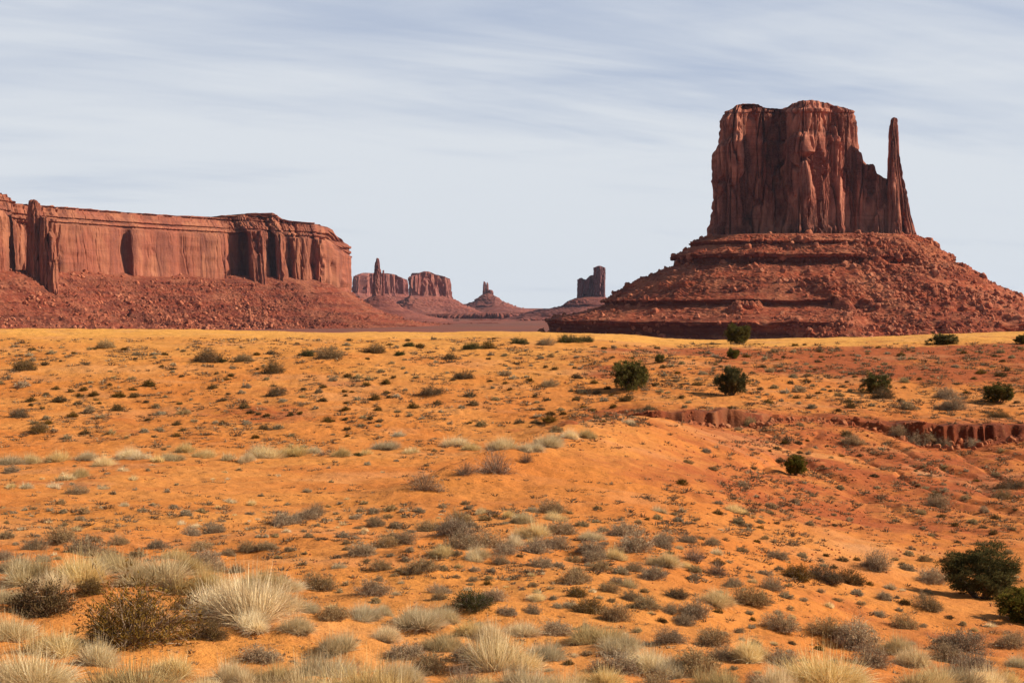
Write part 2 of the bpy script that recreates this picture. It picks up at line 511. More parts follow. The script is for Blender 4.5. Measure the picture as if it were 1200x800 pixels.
def hit(px, py, exact=True):
    """the first point of the ground on the line of sight through a pixel of the 1200 x 800 photograph"""
    u = (px - 600) / F
    a = np.clip((px - LOOK['px'][0]) / 2.0, 0, len(LOOK['px']) - 1.001)
    i = int(a)
    rows = LOOK['row'][i] * (1 - (a - i)) + LOOK['row'][i + 1] * (a - i)
    k = np.nonzero(rows <= py)[0]
    k = k[0] if len(k) else len(YS) - 1
    t = 0.0
    if k > 0 and rows[k - 1] > rows[k]:
        t = np.clip((rows[k - 1] - py) / (rows[k - 1] - rows[k]), 0, 1)
        Yv = YS[k - 1] + t * (YS[k] - YS[k - 1])
    else:
        Yv = YS[k]
    if exact:
        return u * Yv, Yv, float(ground_z(np.array([u * Yv]), np.array([Yv]))[0])
    return u * Yv, Yv, (HY - py) / F * Yv


def build_ground():
    dense = np.radians(np.linspace(-23.5, 23.5, 1500))
    side = np.radians(np.concatenate([np.linspace(23.5, 60, 60)[1:], np.linspace(60, 180, 40)[1:]]))
    th = np.concatenate([-side[::-1][1:], dense, side])
    r = [1.0]
    while r[-1] < 10750:
        v = r[-1]
        if v < 12: st = 0.35
        elif v < 60: st = v * 0.0065
        elif v < 82: st = 0.30
        elif v < 101: st = 0.13
        elif v < 210: st = 0.40
        elif v < 500: st = v * 0.03
        else: st = v * 0.035
        r.append(v + st)
    r = np.array(r)
    R, TH = np.meshgrid(r, th, indexing='ij')
    # constant depth rows in front of the camera
    k = np.cos(np.clip(TH, -math.radians(26), math.radians(26)))
    R = R / k
    X, Y = R * np.sin(TH), R * np.cos(TH)
    Z = ground_z(X, Y)
    Ye = R * k
    px = 600 + F * np.tan(np.clip(TH, -math.radians(26), math.radians(26)))
    n = fbm(X / 14, Y / 14, oct=3, seed=61)
    n2 = fbm(X / 5, Y / 5, oct=3, seed=66)
    red = 0.04 + 0.40 * n + 0.25 * n2
    red = red + 0.60 * sstep(600, 860, px) * sstep(38, 58, Ye) * (1 - sstep(93, 112, Ye)) + 0.18 * sstep(850, 1000, px) * (1 - sstep(40, 60, Ye))
    red = red + 0.60 * sstep(620, 740, px) * sstep(112, 132, Ye) * (1 - sstep(152, 164, Ye))
    red = red + 0.40 * sstep(620, 680, px) * (1 - sstep(700, 780, px)) * sstep(80, 86, Ye) * (1 - sstep(100, 110, Ye))
    red = red + 0.35 * np.exp(-((px - 330) / 90) ** 2) * sstep(92, 98, Ye) * (1 - sstep(112, 122, Ye))
    red = red + 0.25 * np.exp(-((px - 100) / 120) ** 2) * sstep(90, 94, Ye) * (1 - sstep(100, 110, Ye))
    pale = 0.35 * sstep(0.15, 0.6, fbm(X / 9, Y / 6, oct=4, seed=71)) + 0.9 * np.exp(-((px - 1085) / 30) ** 2 - ((Ye - 77) / 3.0) ** 2) * sstep(-0.1, 0.2, perlin(X / 1.2, Y / 1.2, seed=72)) + 0.8 * np.exp(-((px - 1010) / 40) ** 2 - ((Ye - 41.5) / 1.2) ** 2)
    h = np.interp(px, BANK_PX, BANK_H, left=0)
    yb = np.interp(px, BANK_PX, BANK_Y)
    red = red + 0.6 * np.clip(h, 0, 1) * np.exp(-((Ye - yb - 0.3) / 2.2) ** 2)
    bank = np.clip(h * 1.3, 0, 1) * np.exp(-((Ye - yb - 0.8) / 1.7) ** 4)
    red = red + 0.22 * sstep(860, 1000, px) * sstep(104, 120, Ye) * (1 - sstep(160, 190, Ye))
    yellow = (0.55 * sstep(104, 160, Ye) + 0.3 * n) * (1 - 0.5 * sstep(700, 900, px) * (1 - sstep(150, 166, Ye)))
    yellow = np.clip(yellow + 0.5 * sstep(158, 172, Ye) + 0.25 * (1 - sstep(14, 24, Ye)) * (1 - sstep(500, 800, px)), 0, 1)
    scrub = sstep(230, 420, Ye)
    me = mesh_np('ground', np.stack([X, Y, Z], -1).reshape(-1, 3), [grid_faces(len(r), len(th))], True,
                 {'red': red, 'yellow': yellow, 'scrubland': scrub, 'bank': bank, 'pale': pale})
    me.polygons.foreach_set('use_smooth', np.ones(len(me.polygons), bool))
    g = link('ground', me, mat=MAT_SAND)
    tag(g, kind='structure')
    return g


# ------------------------------------------------------------------ buttes and mesas
def smooth_closed(P, sigma):
    n = len(P)
    k = int(max(1, sigma * 3))
    w = np.exp(-0.5 * (np.arange(-k, k + 1) / sigma) ** 2)
    w /= w.sum()
    Q = np.concatenate([P[-k:], P, P[:k]])
    return np.stack([np.convolve(Q[:, c], w, mode='valid') for c in range(P.shape[1])], -1)[:n]


def outline(ctrl, res, back_res, sigma):
    """resample K control polygons (same K) with the same parameter; ctrl: (L,K,2)"""
    ctrl = np.asarray(ctrl, float)
    K = ctrl.shape[1]
    ref = ctrl[0]
    ts = []
    for i in range(K):
        a, b = ref[i], ref[(i + 1) % K]
        L = np.hypot(*(b - a))
        mid_y = 0.5 * (a[1] + b[1])
        rs = back_res if mid_y > ref[:, 1].mean() + 0.15 * np.ptp(ref[:, 1]) else res
        n = max(2, int(round(L / rs)))
        ts.append(i + np.arange(n) / n)
    t = np.concatenate(ts)
    i = t.astype(int)
    f = (t - i)[:, None]
    out = []
    for P in ctrl:
        Q = P[i] * (1 - f) + P[(i + 1) % K] * f
        out.append(smooth_closed(Q, sigma))
    return np.array(out)


def normals2(P):
    d = np.roll(P, -1, 0) - np.roll(P, 1, 0)
    n = np.stack([d[:, 1], -d[:, 0]], -1)
    n /= np.linalg.norm(n, axis=1)[:, None] + 1e-9
    return n


def cliff(name, levels, base_z, top_fn, mat, parent, res=1.3, back_res=6.0, nz=150, sigma=2.0, flute=3.0, crack=5.0, rough=1.0,
          scale=1.0, seed=0, ledge=1.0, top_rings=14, extra=None, damp=None):
    """levels: [(t, [(x,y)...])] counter-clockwise seen from above"""
    tl = np.array([l[0] for l in levels])
    C = outline([l[1] for l in levels], res, back_res, sigma)
    n = C.shape[1]
    t = np.linspace(0, 1, nz)
    P = np.empty((nz, n, 2))
    for j, tv in enumerate(t):
        k = int(np.clip(np.searchsorted(tl, tv) - 1, 0, len(tl) - 2))
        f = np.clip((tv - tl[k]) / (tl[k + 1] - tl[k]), 0, 1)
        P[j] = C[k] * (1 - f) + C[k + 1] * f
    N = np.array([normals2(P[j]) for j in range(0, nz)])
    X, Y = P[..., 0], P[..., 1]
    top = top_fn(X, Y)
    zb = base_z(X, Y) if callable(base_z) else np.full_like(X, base_z)
    Z = zb + t[:, None] * (top - zb)
    s = scale
    arc = np.concatenate([[0], np.cumsum(np.hypot(*(np.diff(C[0], axis=0)).T))])[None, :]
    wob = arc + 2.5 * s * perlin(X / (30 * s), Y / (30 * s), Z / (40 * s), seed + 30)
    d = flute * s * 0.8 * perlin(X / (26 * s), Y / (26 * s), Z / (320 * s), seed + 1)
    for ws, hs, am, ti, ck, sd_ in ((27, 150, 1.7, 9.0, 2.6, 0), (11, 80, 0.9, 3.4, 1.5, 5), (4.6, 20, 0.28, 0.5, 0.25, 9)):
        r1, r2, da, e = slabs(wob / (ws * s), Z / (hs * s) + 0.35 * perlin(arc / (ws * 1.5 * s), 0.2, 0.4, seed + 33), seed + sd_)
        m_ = flute / 3.0
        d = d + m_ * s * (2 * am * r1 + ti * da * r2 * 1.6) - crack / 5.0 * s * ck * 2.6 * (1 - sstep(0.0, 2.2 / ws, e))
    d = d - crack * s * ridge(X / (30 * s), Y / (30 * s), Z / (260 * s), seed + 7, 9) ** 1.5
    if damp is not None:
        d = d * damp(X, Y)
    d = d + 0.28 * rough * s * fbm(X / (4.0 * s), Y / (4.0 * s), Z / (7 * s), 3, 0.6, seed + 3)
    # thin bedding near the rim and foot
    edge = np.clip(1 - np.minimum(t, 1 - t)[:, None] / 0.13, 0, 1)
    d = d + ledge * s * edge * (1.4 * perlin(0.3, 0.7, Z / (5.0 * s), seed + 15) + 0.8 * perlin(X / (30 * s), Y / (30 * s), Z / (2.4 * s), seed + 16))
    if extra is not None:
        d = d + extra(X, Y, Z, t[:, None])
    P = P + N * d[..., None]
    V = [np.concatenate([P, Z[..., None]], -1).reshape(-1, 3)]
    F_ = [grid_faces(nz, n, True)]
    # cap: rings drawn in towards the long axis
    lastP, lastZ = P[-1], Z[-1]
    c = lastP.mean(0)
    ax = lastP - c
    ev = np.linalg.svd(ax, full_matrices=False)[2]
    loc = ax @ ev.T
    rings = []
    for k in range(1, top_rings + 1):
        q = k / top_rings
        l2 = loc.copy()
        l2[:, 0] *= 1 - q * 0.55
        l2[:, 1] *= 1 - q * 0.985
        pp = l2 @ ev + c
        zz = top_fn(pp[:, 0], pp[:, 1]) * (0.5) + lastZ * 0.5 if k < 4 else top_fn(pp[:, 0], pp[:, 1])
        zz = zz + s * 1.2 * perlin(pp[:, 0] / (7 * s), pp[:, 1] / (7 * s), 0.5, seed + 21) * q + 1.5 * s * min(1, q * 3)
        rings.append(np.concatenate([pp, zz[:, None]], -1))
    R = np.concatenate([np.concatenate([lastP, lastZ[:, None]], -1)] + rings)
    off = len(V[0])
    V.append(R)
    F_.append(grid_faces(top_rings + 1, n, True) + off)
    return link(name, mesh_np(name, np.concatenate(V), F_), parent, mat)


ICO = None


def ico():
    global ICO
    if ICO is None:
        import bmesh
        bm = bmesh.new()
        bmesh.ops.create_icosphere(bm, subdivisions=2, radius=1.0)
        v = np.array([x.co[:] for x in bm.verts])
        f = np.array([[q.index for q in x.verts] for x in bm.faces])
        bm.free()
        ICO = (v, f)
    return ICO


def boulders(name, pts, sizes, mat, parent, seed):
    """many broken blocks lying on a slope, one mesh"""
    rs = np.random.RandomState(seed)
    v, f = ico()
    n = len(pts)
    q = rs.normal(size=(n, 4))
    q /= np.linalg.norm(q, axis=1)[:, None]
    w_, x, y, z = q.T
    Rm = np.stack([1 - 2 * (y * y + z * z), 2 * (x * y - z * w_), 2 * (x * z + y * w_), 2 * (x * y + z * w_), 1 - 2 * (x * x + z * z), 2 * (y * z - x * w_),
                   2 * (x * z - y * w_), 2 * (y * z + x * w_), 1 - 2 * (x * x + y * y)], -1).reshape(n, 3, 3)
    # squared-off blocks: push the unit sphere towards a box, then jitter
    b = np.sign(v) * np.abs(v) ** 0.55
    b = b / np.abs(b).max()
    sc = sizes[:, None] * rs.uniform(0.55, 1.0, size=(n, 3))
    L = b[None] * sc[:, None, :] + rs.normal(size=(n, len(v), 3)) * (sizes * 0.09)[:, None, None]
    Wd = np.einsum('nij,nkj->nki', Rm, L) + pts[:, None, :]
    F2 = (f[None] + (np.arange(n) * len(v))[:, None, None]).reshape(-1, 3)
    o = link(name, mesh_np(name, Wd.reshape(-1, 3), [F2]), parent, mat)
    o['kind'] = 'stuff'
    return o


def talus(name, ctrl, prof_rock, prof_soft, mat, parent, res=2.0, back_res=10.0, step=1.6, sigma=10.0, amp=1.0, scale=1.0, seed=0, bias=None,
          gully=3.0, n_boulders=0, bsize=(0.8, 3.2), width_fn=None):
    """apron of debris round a cliff. profiles: [(offset, z)] stepped (with ledges) and soft (buried by rubble)"""
    C = outline([ctrl], res, back_res, sigma)[0]
    N = normals2(C)
    N = smooth_closed(N, sigma * 2)
    N /= np.linalg.norm(N, axis=1)[:, None]
    pr, ps = np.array(prof_rock, float), np.array(prof_soft, float)
    # common parameter: arc length of the rock profile
    seg = np.hypot(np.diff(pr[:, 0]), np.diff(pr[:, 1]))
    L = np.concatenate([[0], np.cumsum(seg)])
    m = int(L[-1] / step)
    q = np.linspace(0, L[-1], m)
    o = np.interp(q, L, pr[:, 0])
    zr = np.interp(q, L, pr[:, 1])
    zs = np.interp(np.maximum.accumulate(o), ps[:, 0], ps[:, 1])
    n = len(C)
    O, ZR, ZS = [np.repeat(a[:, None], n, 1) for a in (o, zr, zs)]
    wf = np.ones(n) if width_fn is None else width_fn(C)
    OO = O * wf[None, :]
    s = scale
    X = C[None, :, 0] + N[None, :, 0] * OO
    Y = C[None, :, 1] + N[None, :, 1] * OO
    mk = 0.62 + 1.2 * fbm(X / (70 * s), Y / (70 * s), ZR / (40 * s), 3, 0.55, seed + 1)
    if bias is not None:
        mk = mk + bias(X, Y, ZR)
    mk = sstep(0.25, 0.62, mk)
    Z = ZS * (1 - mk) + ZR * mk
    fall = np.clip(O / (25 * s), 0, 1)
    # debris fans and gullies running down the slope
    ang = np.cumsum(np.concatenate([[0], np.hypot(*(np.diff(C, axis=0)).T)]))[None, :] + 0 * O
    g = perlin(ang / (24 * s), O / (150 * s), 0.3, seed + 3) + 0.6 * perlin(ang / (10 * s), O / (70 * s), 0.7, seed + 4)
    dn = gully * s * g * fall * (1 - 0.55 * mk)
    rb = fbm(X / (6.5 * s), Y / (6.5 * s), Z / (6.5 * s), 4, 0.62, seed + 5) * (0.35 + 1.3 * sstep(-0.25, 0.35, perlin(X / (38 * s), Y / (38 * s), 0.4, seed + 18)))
    rb2 = np.abs(perlin(X / (3.4 * s), Y / (3.4 * s), Z / (3.4 * s), seed + 6))
    rub = amp * s * (1.5 * rb + 2.3 * rb2) * (1 - 0.45 * mk) * np.clip(O / (6 * s), 0.2, 1)
    # bedding edges jut where ledges are bare
    led = mk * s * (1.1 * perlin(ang / (7 * s), O / (9 * s), ZR / (3.0 * s), seed + 9) + 1.6 * ridge(ang / (9 * s), 0.2, ZR / (30 * s), seed + 10, 3))
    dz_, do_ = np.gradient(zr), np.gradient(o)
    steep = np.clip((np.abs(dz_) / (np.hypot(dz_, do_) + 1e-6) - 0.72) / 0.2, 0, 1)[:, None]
    out = (dn * 0.35 + rub * 0.35 * (1 - 0.6 * steep) - led * steep * 1.3)
    X = X + N[None, :, 0] * out
    Y = Y + N[None, :, 1] * out
    Z = Z + dn * 0.6 * (1 - steep) + rub * 0.8 * (1 - 0.8 * steep)
    V = np.stack([X, Y, Z], -1)
    ob = link(name, mesh_np(name, V.reshape(-1, 3), [grid_faces(m, n, True)], False, {'bedrock_shade': (steep * mk)}), parent, mat)
    if n_boulders:
        rs = np.random.RandomState(seed + 77)
        front = np.nonzero(C[:, 1] < C[:, 1].mean() + 0.25 * np.ptp(C[:, 1]))[0]
        jj = front[rs.randint(0, len(front), n_boulders * 5)]
        ii = (rs.power(1.3, n_boulders * 5) * (m - 1)).astype(int)
        keep = (mk[ii, jj] < 0.75) | (rs.rand(len(ii)) < 0.30)
        cl = fbm(X[ii, jj] / (30 * s), Y[ii, jj] / (30 * s), 0.1, 2, 0.5, seed + 14)
        keep &= rs.rand(len(ii)) < np.clip(0.45 + 1.1 * cl, 0.05, 1)
        ii, jj = ii[keep][:n_boulders], jj[keep][:n_boulders]
        p = V[ii, jj] + rs.normal(size=(len(ii), 3)) * 0.5 * s
        sz = bsize[0] + (bsize[1] - bsize[0]) * rs.power(0.35, len(ii)) * rs.rand(len(ii))
        big = rs.rand(len(ii)) < 0.004
        sz = np.where(big, bsize[1] * rs.uniform(0.7, 1.15, len(ii)), sz)
        boulders('rubble', p, sz * s, MAT_BLOCKS, parent, seed + 5)
    return ob


def pick(Y0):
    """pixel -> metres on the upright plane at depth Y0; dy moves a plan point nearer or farther on its own line of sight"""
    def xy(px, dy=0.0):
        return ((px - 600) / F * (Y0 + dy), Y0 + dy)
    def zz(py):
        return (HY - py) / F * Y0
    return xy, zz


def top_from(pts, Y0, jitter=0.0, seed=0, wl=6.0):
    """skyline: [(px,py)] -> height as a function of place"""
    a = np.array(pts, float)
    def fn(X, Y):
        px = 600 + F * X / Y
        z = (HY - np.interp(px, a[:, 0], a[:, 1])) / F * Y0
        if jitter:
            z = z + jitter * perlin(X / wl, Y / wl, 0.4, seed)
        return z
    return fn


def build_mitten():
    Y0 = 1850.0
    xy, zz = pick(Y0)
    root = link('mitten_butte', None, loc=(0, 0, 0))
    tag(root, 'huge dark red mitten-shaped sandstone butte with one thumb spire on a banded talus cone', 'butte')
    base = zz(279)
    # --- main tower
    ctrl0 = [(832, 45), (832, 8), (838, -22), (852, -34), (866, -36), (873, -14), (880, -4), (897, -12), (907, -4), (919, -6), (924, -40), (934, -58), (948, -62),
             (958, -52), (966, -46), (976, -34), (984, -34), (991, -14), (1000, -8), (1007, 14), (1009, 60), (985, 100), (930, 112), (870, 95)]
    mid = [(835, 45), (835, 10), (840, -18), (853, -30), (866, -32), (871, -10), (880, 0), (897, -6), (907, 2), (919, -2), (924, -38), (934, -54), (947, -57),
           (958, -45), (966, -36), (976, -28), (984, -26), (991, -10), (999, -4), (1005, 16), (1006, 60), (985, 98), (930, 110), (870, 94)]
    hi = [(836, 45), (836, 12), (841, -12), (853, -24), (866, -26), (871, -8), (881, 4), (897, 0), (907, 8), (920, 2), (925, -30), (935, -44), (947, -46),
          (957, -36), (966, -24), (975, -20), (984, -17), (991, -6), (999, 0), (1004, 18), (1004, 60), (985, 96), (930, 108), (870, 92)]
    up = [(843, 45), (843, 14), (846, -4), (855, -14), (867, -15), (874, -2), (883, 8), (898, 6), (908, 14), (920, 9), (926, -24), (936, -36), (948, -38),
          (958, -29), (967, -18), (976, -13), (984, -10), (991, 0), (998, 5), (1003, 20), (1003, 60), (985, 94), (930, 106), (872, 90)]
    tp = [(848, 45), (849, 20), (853, 8), (860, 2), (868, 0), (877, 8), (886, 14), (899, 14), (909, 20), (920, 16), (929, -12), (938, -22), (948, -24),
          (958, -17), (967, -8), (975, -4), (983, 0), (990, 6), (995, 10), (999, 24), (999, 58), (983, 90), (930, 100), (874, 86)]
    lv = [(t, [xy(*p) for p in P]) for t, P in ((0, ctrl0), (0.35, mid), (0.73, hi), (0.78, up), (0.93, up), (1.0, tp))]
    sky = [(830, 150), (842, 134), (850, 131), (858, 127), (863, 123.5), (872, 122), (889, 122.5), (894, 126), (905, 127), (918, 127), (927, 124.5), (938, 121.5), (955, 120), (970, 121.5), (976, 124.5), (985, 125),
           (996, 125.5), (1000, 128), (1010, 134)]
    def extra(X, Y, Z, t):
        px = 600 + F * X / Y
        py = HY - Z / Y * F
        d = 0
        # leaning slab and pale scar on the left, shallow alcove low in the recess, overhang under the middle face
        d = d - 5 * sstep(205, 165, py) * np.exp(-((px - 876) / 6) ** 2)
        d = d - 6 * np.exp(-((px - 915) / 7) ** 2 - ((py - 245) / 16) ** 2)
        d = d + 5 * np.exp(-((px - 945) / 14) ** 2) * sstep(182, 178, py) * sstep(150, 175, py)
        d = d + 4 * sstep(262, 268, py) * (0.6 + 0.8 * perlin(X / 5, 0.3, 0.2, 91))
        for cx, y0, y1, wd, am in ((867, 138, 212, 3.2, 6), (948, 176, 240, 3.5, 6), (957, 196, 276, 3.0, 6), (968, 176, 214, 3.0, 5), (979, 150, 190, 2.4, 4), (984, 128, 180, 2.2, 3.5), (938, 130, 170, 2.5, 3.5), (905, 140, 260, 3.0, 2.5)):
            q = (px - cx - 2.0 * perlin(0.3, py / 18.0, cx * 0.1, 95)) / wd
            d = d + am * np.where(q < 0, np.exp(-(q * 0.45) ** 2), np.exp(-(q * 1.6) ** 2)) * sstep(y0 - 4, y0 + 6, py) * (1 - sstep(y1 - 12, y1, py))
        # thin capping beds stand out
        d = d + 3.0 * sstep(133, 131, py) * sstep(126, 128, py)
        return d
    cliff('main_tower', lv, base - 6, top_from(sky, Y0, 1.2, 3, 5), MAT_MITTEN, root, res=1.15, nz=190, flute=3.2, crack=5.5, rough=1.0, seed=11, extra=extra)
    # --- shoulder between hand and thumb
    s0 = [(996, 2), (1004, -20), (1014, -26), (1020, -14), (1028, -26), (1036, -24), (1044, -6), (1046, 50), (1020, 70), (996, 60)]
    s1 = [(996, 4), (1004, -12), (1014, -16), (1020, -4), (1028, -12), (1036, -10), (1043, 2), (1044, 46), (1020, 60), (996, 56)]
    s2 = [(996, 8), (1003, 2), (1013, 0), (1020, 4), (1028, 0), (1035, 2), (1041, 10), (1041, 40), (1020, 50), (996, 50)]
    sk = [(995, 170), (1004, 178), (1007, 179), (1010, 181), (1011.5, 194), (1014, 196), (1016, 193), (1023, 193), (1025.5, 196), (1026.5, 204), (1031, 205), (1034, 207), (1040, 209), (1050, 212)]
    cliff('shoulder_wall', [(0, [xy(*p) for p in s0]), (0.6, [xy(*p) for p in s1]), (1, [xy(*p) for p in s2])], base - 6, top_from(sk, Y0, 1.0, 5, 4), MAT_MITTEN, root,
          res=1.1, nz=110, flute=3.0, crack=5.0, seed=23, top_rings=8)
    # --- thumb
    t0 = [(1037, 0), (1041, -20), (1050, -28), (1056, -26), (1060, -10), (1066, -20), (1072, -14), (1077, 2), (1076, 34), (1056, 44), (1038, 34)]
    t1 = [(1038, 2), (1041, -14), (1048, -20), (1054, -18), (1057, -6), (1060, -12), (1065, -8), (1068, 4), (1067, 28), (1054, 36), (1039, 30)]
    t2 = [(1040, 4), (1042, -8), (1047, -13), (1052, -12), (1054, -3), (1056, -5), (1059, -2), (1061, 6), (1060, 24), (1052, 30), (1041, 26)]
    t3 = [(1041, 6), (1042, -4), (1046, -8), (1049, -8), (1051, -1), (1053, -1), (1054, 1), (1055, 7), (1054, 20), (1049, 24), (1042, 22)]
    t4 = [(1042, 8), (1043.5, 0), (1046, -4), (1049, -4), (1050.5, 0), (1051.5, 1), (1052.5, 3), (1053, 8), (1052, 16), (1048, 19), (1043, 17)]
    t5 = [(1045, 8), (1045.5, 4), (1047, 1), (1049, 1), (1050, 3), (1051, 4), (1052, 5), (1052.5, 8), (1051.5, 13), (1048, 15), (1045.5, 13)]
    lv = [(0, t0), (0.22, t1), (0.48, t2), (0.64, t3), (0.93, t4), (1, t5)]
    st = [(1030, 141), (1042, 141), (1044, 139.5), (1047, 138.5), (1052, 138.5), (1054, 140), (1080, 141)]
    cliff('thumb_spire', [(t, [xy(*p) for p in P]) for t, P in lv], base - 6, top_from(st, Y0), MAT_MITTEN, root,
          res=0.9, back_res=2.5, nz=170, sigma=1.4, flute=1.6, crack=2.2, rough=0.8, seed=37, top_rings=6, ledge=0.7)
    # --- talus cone
    foot = [(824, 30), (826, -25), (850, -62), (900, -78), (960, -86), (1020, -70), (1056, -58), (1076, -30), (1080, 20), (1064, 80), (1000, 125), (920, 135), (850, 110)]
    foot = [xy(*p) for p in foot]
    k = Y0 / F
    pr = [(-8, zz(277)), (0, zz(277.5)), (8, zz(281)), (17, zz(285)), (19.5, zz(286)), (16.5, zz(287.5)), (16.5, zz(290)), (30, zz(296)), (39, zz(300)), (42, zz(301.5)), (41, zz(303.5)), (37, zz(304.5)), (36.5, zz(312)), (47, zz(314.5)), (76, zz(328)), (78, zz(330)), (104, zz(345)), (118, zz(351.5)), (121, zz(352.5)), (117.5, zz(354)), (117.5, zz(358.5)), (150, zz(367)), (182, zz(373.5)), (187, zz(375)), (186, zz(377)), (182, zz(379)), (182, zz(389)), (200, zz(394)), (270, zz(404))]
    ps = [(-8, zz(276)), (0, zz(277)), (17, zz(287)), (45, zz(308)), (90, zz(334)), (130, zz(354)), (182, zz(378)), (206, zz(391)), (270, zz(404))]
    pr = [(a * k, b) for a, b in pr]
    ps = [(a * k, b) for a, b in ps]
    def bias(X, Y, Z):
        px = 600 + F * X / Y
        v = 0.10 + 0.45 * sstep(1010, 900, px) - 0.55 * sstep(930, 1020, px) + 0.25 * sstep(1090, 1150, px)
        v = v + 0.5 * sstep(zz(300), zz(290), Z) * 0 + 0.35 * sstep(zz(312), zz(300), Z) * 0
        v = v + 0.55 * np.exp(-((Z - zz(305)) / 9.0) ** 2) * sstep(1040, 1000, px)
        v = v + 0.5 * np.exp(-((Z - zz(382)) / 9.0) ** 2) * sstep(880, 840, px) - 0.9 * np.exp(-((Z - zz(382)) / 10.0) ** 2) * sstep(850, 890, px)
        return v
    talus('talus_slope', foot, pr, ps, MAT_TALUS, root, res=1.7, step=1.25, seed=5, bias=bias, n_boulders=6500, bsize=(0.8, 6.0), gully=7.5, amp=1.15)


def build_left_mesa():
    root = link('long_mesa', None)
    tag(root, 'long flat-topped red mesa with sheer sunlit wall, at the left edge of the valley', 'mesa')
    Ya, Yb = 2500.0, 3250.0
    dep = lambda px: Ya + (Yb - Ya) * np.clip(px / 412.0, -0.6, 1.1)
    def xy(px, dy=0.0):
        Y = float(dep(px)) + dy
        return ((px - 600) / F * Y, Y)
    # (px, depth offset) along the wall, left to right
    wall = [(-190, -60), (-120, -40), (-60, -90), (-12, -120), (4, -130), (16, -90), (24, 10), (34, 20), (60, 18), (75, 14), (105, 6), (136, 0), (144, 16), (150, 20), (157, -4), (180, 6), (204, 4), (212, 16), (222, 4),
            (245, -2), (267, -6), (272, 50), (292, 60), (297, -20), (312, -26), (317, 26), (323, 30), (330, -22), (340, 8), (347, -14), (360, -20), (366, 2), (378, -20), (388, -6), (395, -18), (404, -10), (412, 20),
            (414, 130), (380, 420), (200, 650), (-100, 700), (-260, 400)]
    wall = [(a, b * 1.7 if 296 < a < 411 else b) for a, b in wall]
    wx = [xy(*p) for p in wall]
    P_ = np.array(wx)
    ends = np.array([0.2 if k >= len(wall) - 6 else float(np.interp(wall[k][0], [300, 360, 412], [1.0, 0.75, 0.35])) for k in range(len(wall))])
    bk = np.array([-0.70, 0.71])
    def inset(ds, flat=0.0):
        # set back along the wall's own normal; high up the recesses are bridged
        Q = P_.copy()
        Q[:len(wall) - 6] = P_[:len(wall) - 6] * (1 - flat) + flat * smooth_closed(P_, 2.5)[:len(wall) - 6]
        return [tuple(p) for p in Q + bk * ds * ends[:, None]]
    rim = [(-200, 222), (-40, 224), (0, 226), (9, 227), (12, 232), (18, 237), (40, 238), (60, 239), (100, 242), (140, 246), (200, 250.5), (255, 253), (275, 252), (290, 250), (300, 249), (322, 249.5), (328, 256), (345, 259), (380, 262), (388, 266),
           (396, 273), (404, 279), (411, 286), (420, 290)]
    a = np.array(rim, float)
    def top(X, Y):
        px = 600 + F * X / Y
        return (HY - np.interp(px, a[:, 0], a[:, 1])) / F * dep(px) + 2.6 * perlin(X / 22, Y / 22, 0.3, 4) + 1.6 * perlin(X / 7, Y / 7, 0.3, 6)
    def basez(X, Y):
        px = 600 + F * X / Y
        return (HY - np.interp(px, [-100, 0, 70, 270, 412], [322, 332, 337, 341, 347])) / F * dep(px)
    def damp(X, Y):
        px = 600 + F * X / Y
        return 1 - 0.86 * sstep(66, 76, px) * (1 - sstep(255, 272, px))
    def extra(X, Y, Z, t):
        px = 600 + F * X / Y
        flat = sstep(66, 74, px) * (1 - sstep(262, 268, px))
        # arch overhang and leaning slabs of the smooth wall
        d = -9 * np.exp(-((px - 150 - (t - 0.6) * 10) / 7) ** 2) * sstep(0.2, 0.5, t) * (1 - sstep(0.76, 0.8, t))
        d = d - 5 * np.exp(-((px - 168 - t * 8) / 3) ** 2) * sstep(0.6, 0.5, t)
        d = d + flat * 2.0 * perlin(X / 50, Y / 50, Z / 16, 71)
        # terraces of the cap
        d = d + 2.6 * sstep(0.76, 0.8, t) * np.sign(perlin(0.2, 0.1, Z / 7, 73))
        return d
    lv = [(0, inset(-6)), (0.08, inset(0)), (0.70, inset(9)), (0.765, inset(11, 0.1)), (0.785, inset(19, 0.6)), (0.84, inset(24, 0.7)), (0.85, inset(31, 0.7)), (0.92, inset(39, 0.8)), (0.93, inset(43, 0.8)), (1, inset(47, 0.9))]
    cliff('cliff_wall', lv, basez, top, MAT_MESA, root, res=1.8, back_res=25, nz=150, sigma=2.0, flute=2.2, crack=4.0, rough=0.8, scale=1.5, seed=41, extra=extra, ledge=0.7, damp=damp)
    # free-standing pillars in front of the wall
    def pillar(pts, skyl, base_py, dy, seed, name='pinnacle'):
        Yp = float(dep(40)) + dy
        q, zz = pick(Yp)
        P0 = [q(*p) for p in pts]
        c = np.mean(P0, 0)
        sh = lambda k: [tuple(c + (np.array(p) - c) * k) for p in P0]
        cliff(name, [(0, sh(1.22)), (0.3, sh(1.08)), (0.8, sh(0.95)), (1, sh(0.72))], zz(base_py), top_from(skyl, Yp, 1.0, seed), MAT_MESA, root, res=1.3, back_res=4, nz=110, sigma=1.5,
              flute=2.4, crack=4.0, rough=1.0, seed=seed, top_rings=6, scale=1.2)
    pillar([(33, 0), (34, -26), (39, -34), (45, -28), (47, -4), (47, 30), (35, 34)], [(30, 238), (35, 236.5), (40, 235.5), (44, 237), (46, 241), (48, 244)], 348, -120, 83)
    pillar([(45, 0), (46, -24), (52, -30), (57, -24), (58, 0), (57, 26), (46, 26)], [(44, 246), (48, 256), (51, 256), (53, 257), (58, 262)], 350, -130, 89)
    pillar([(55, 0), (56, -18), (61, -24), (67, -16), (69, 4), (66, 24), (56, 22)], [(54, 270), (58, 272), (62, 280), (66, 302), (70, 320)], 352, -138, 97)
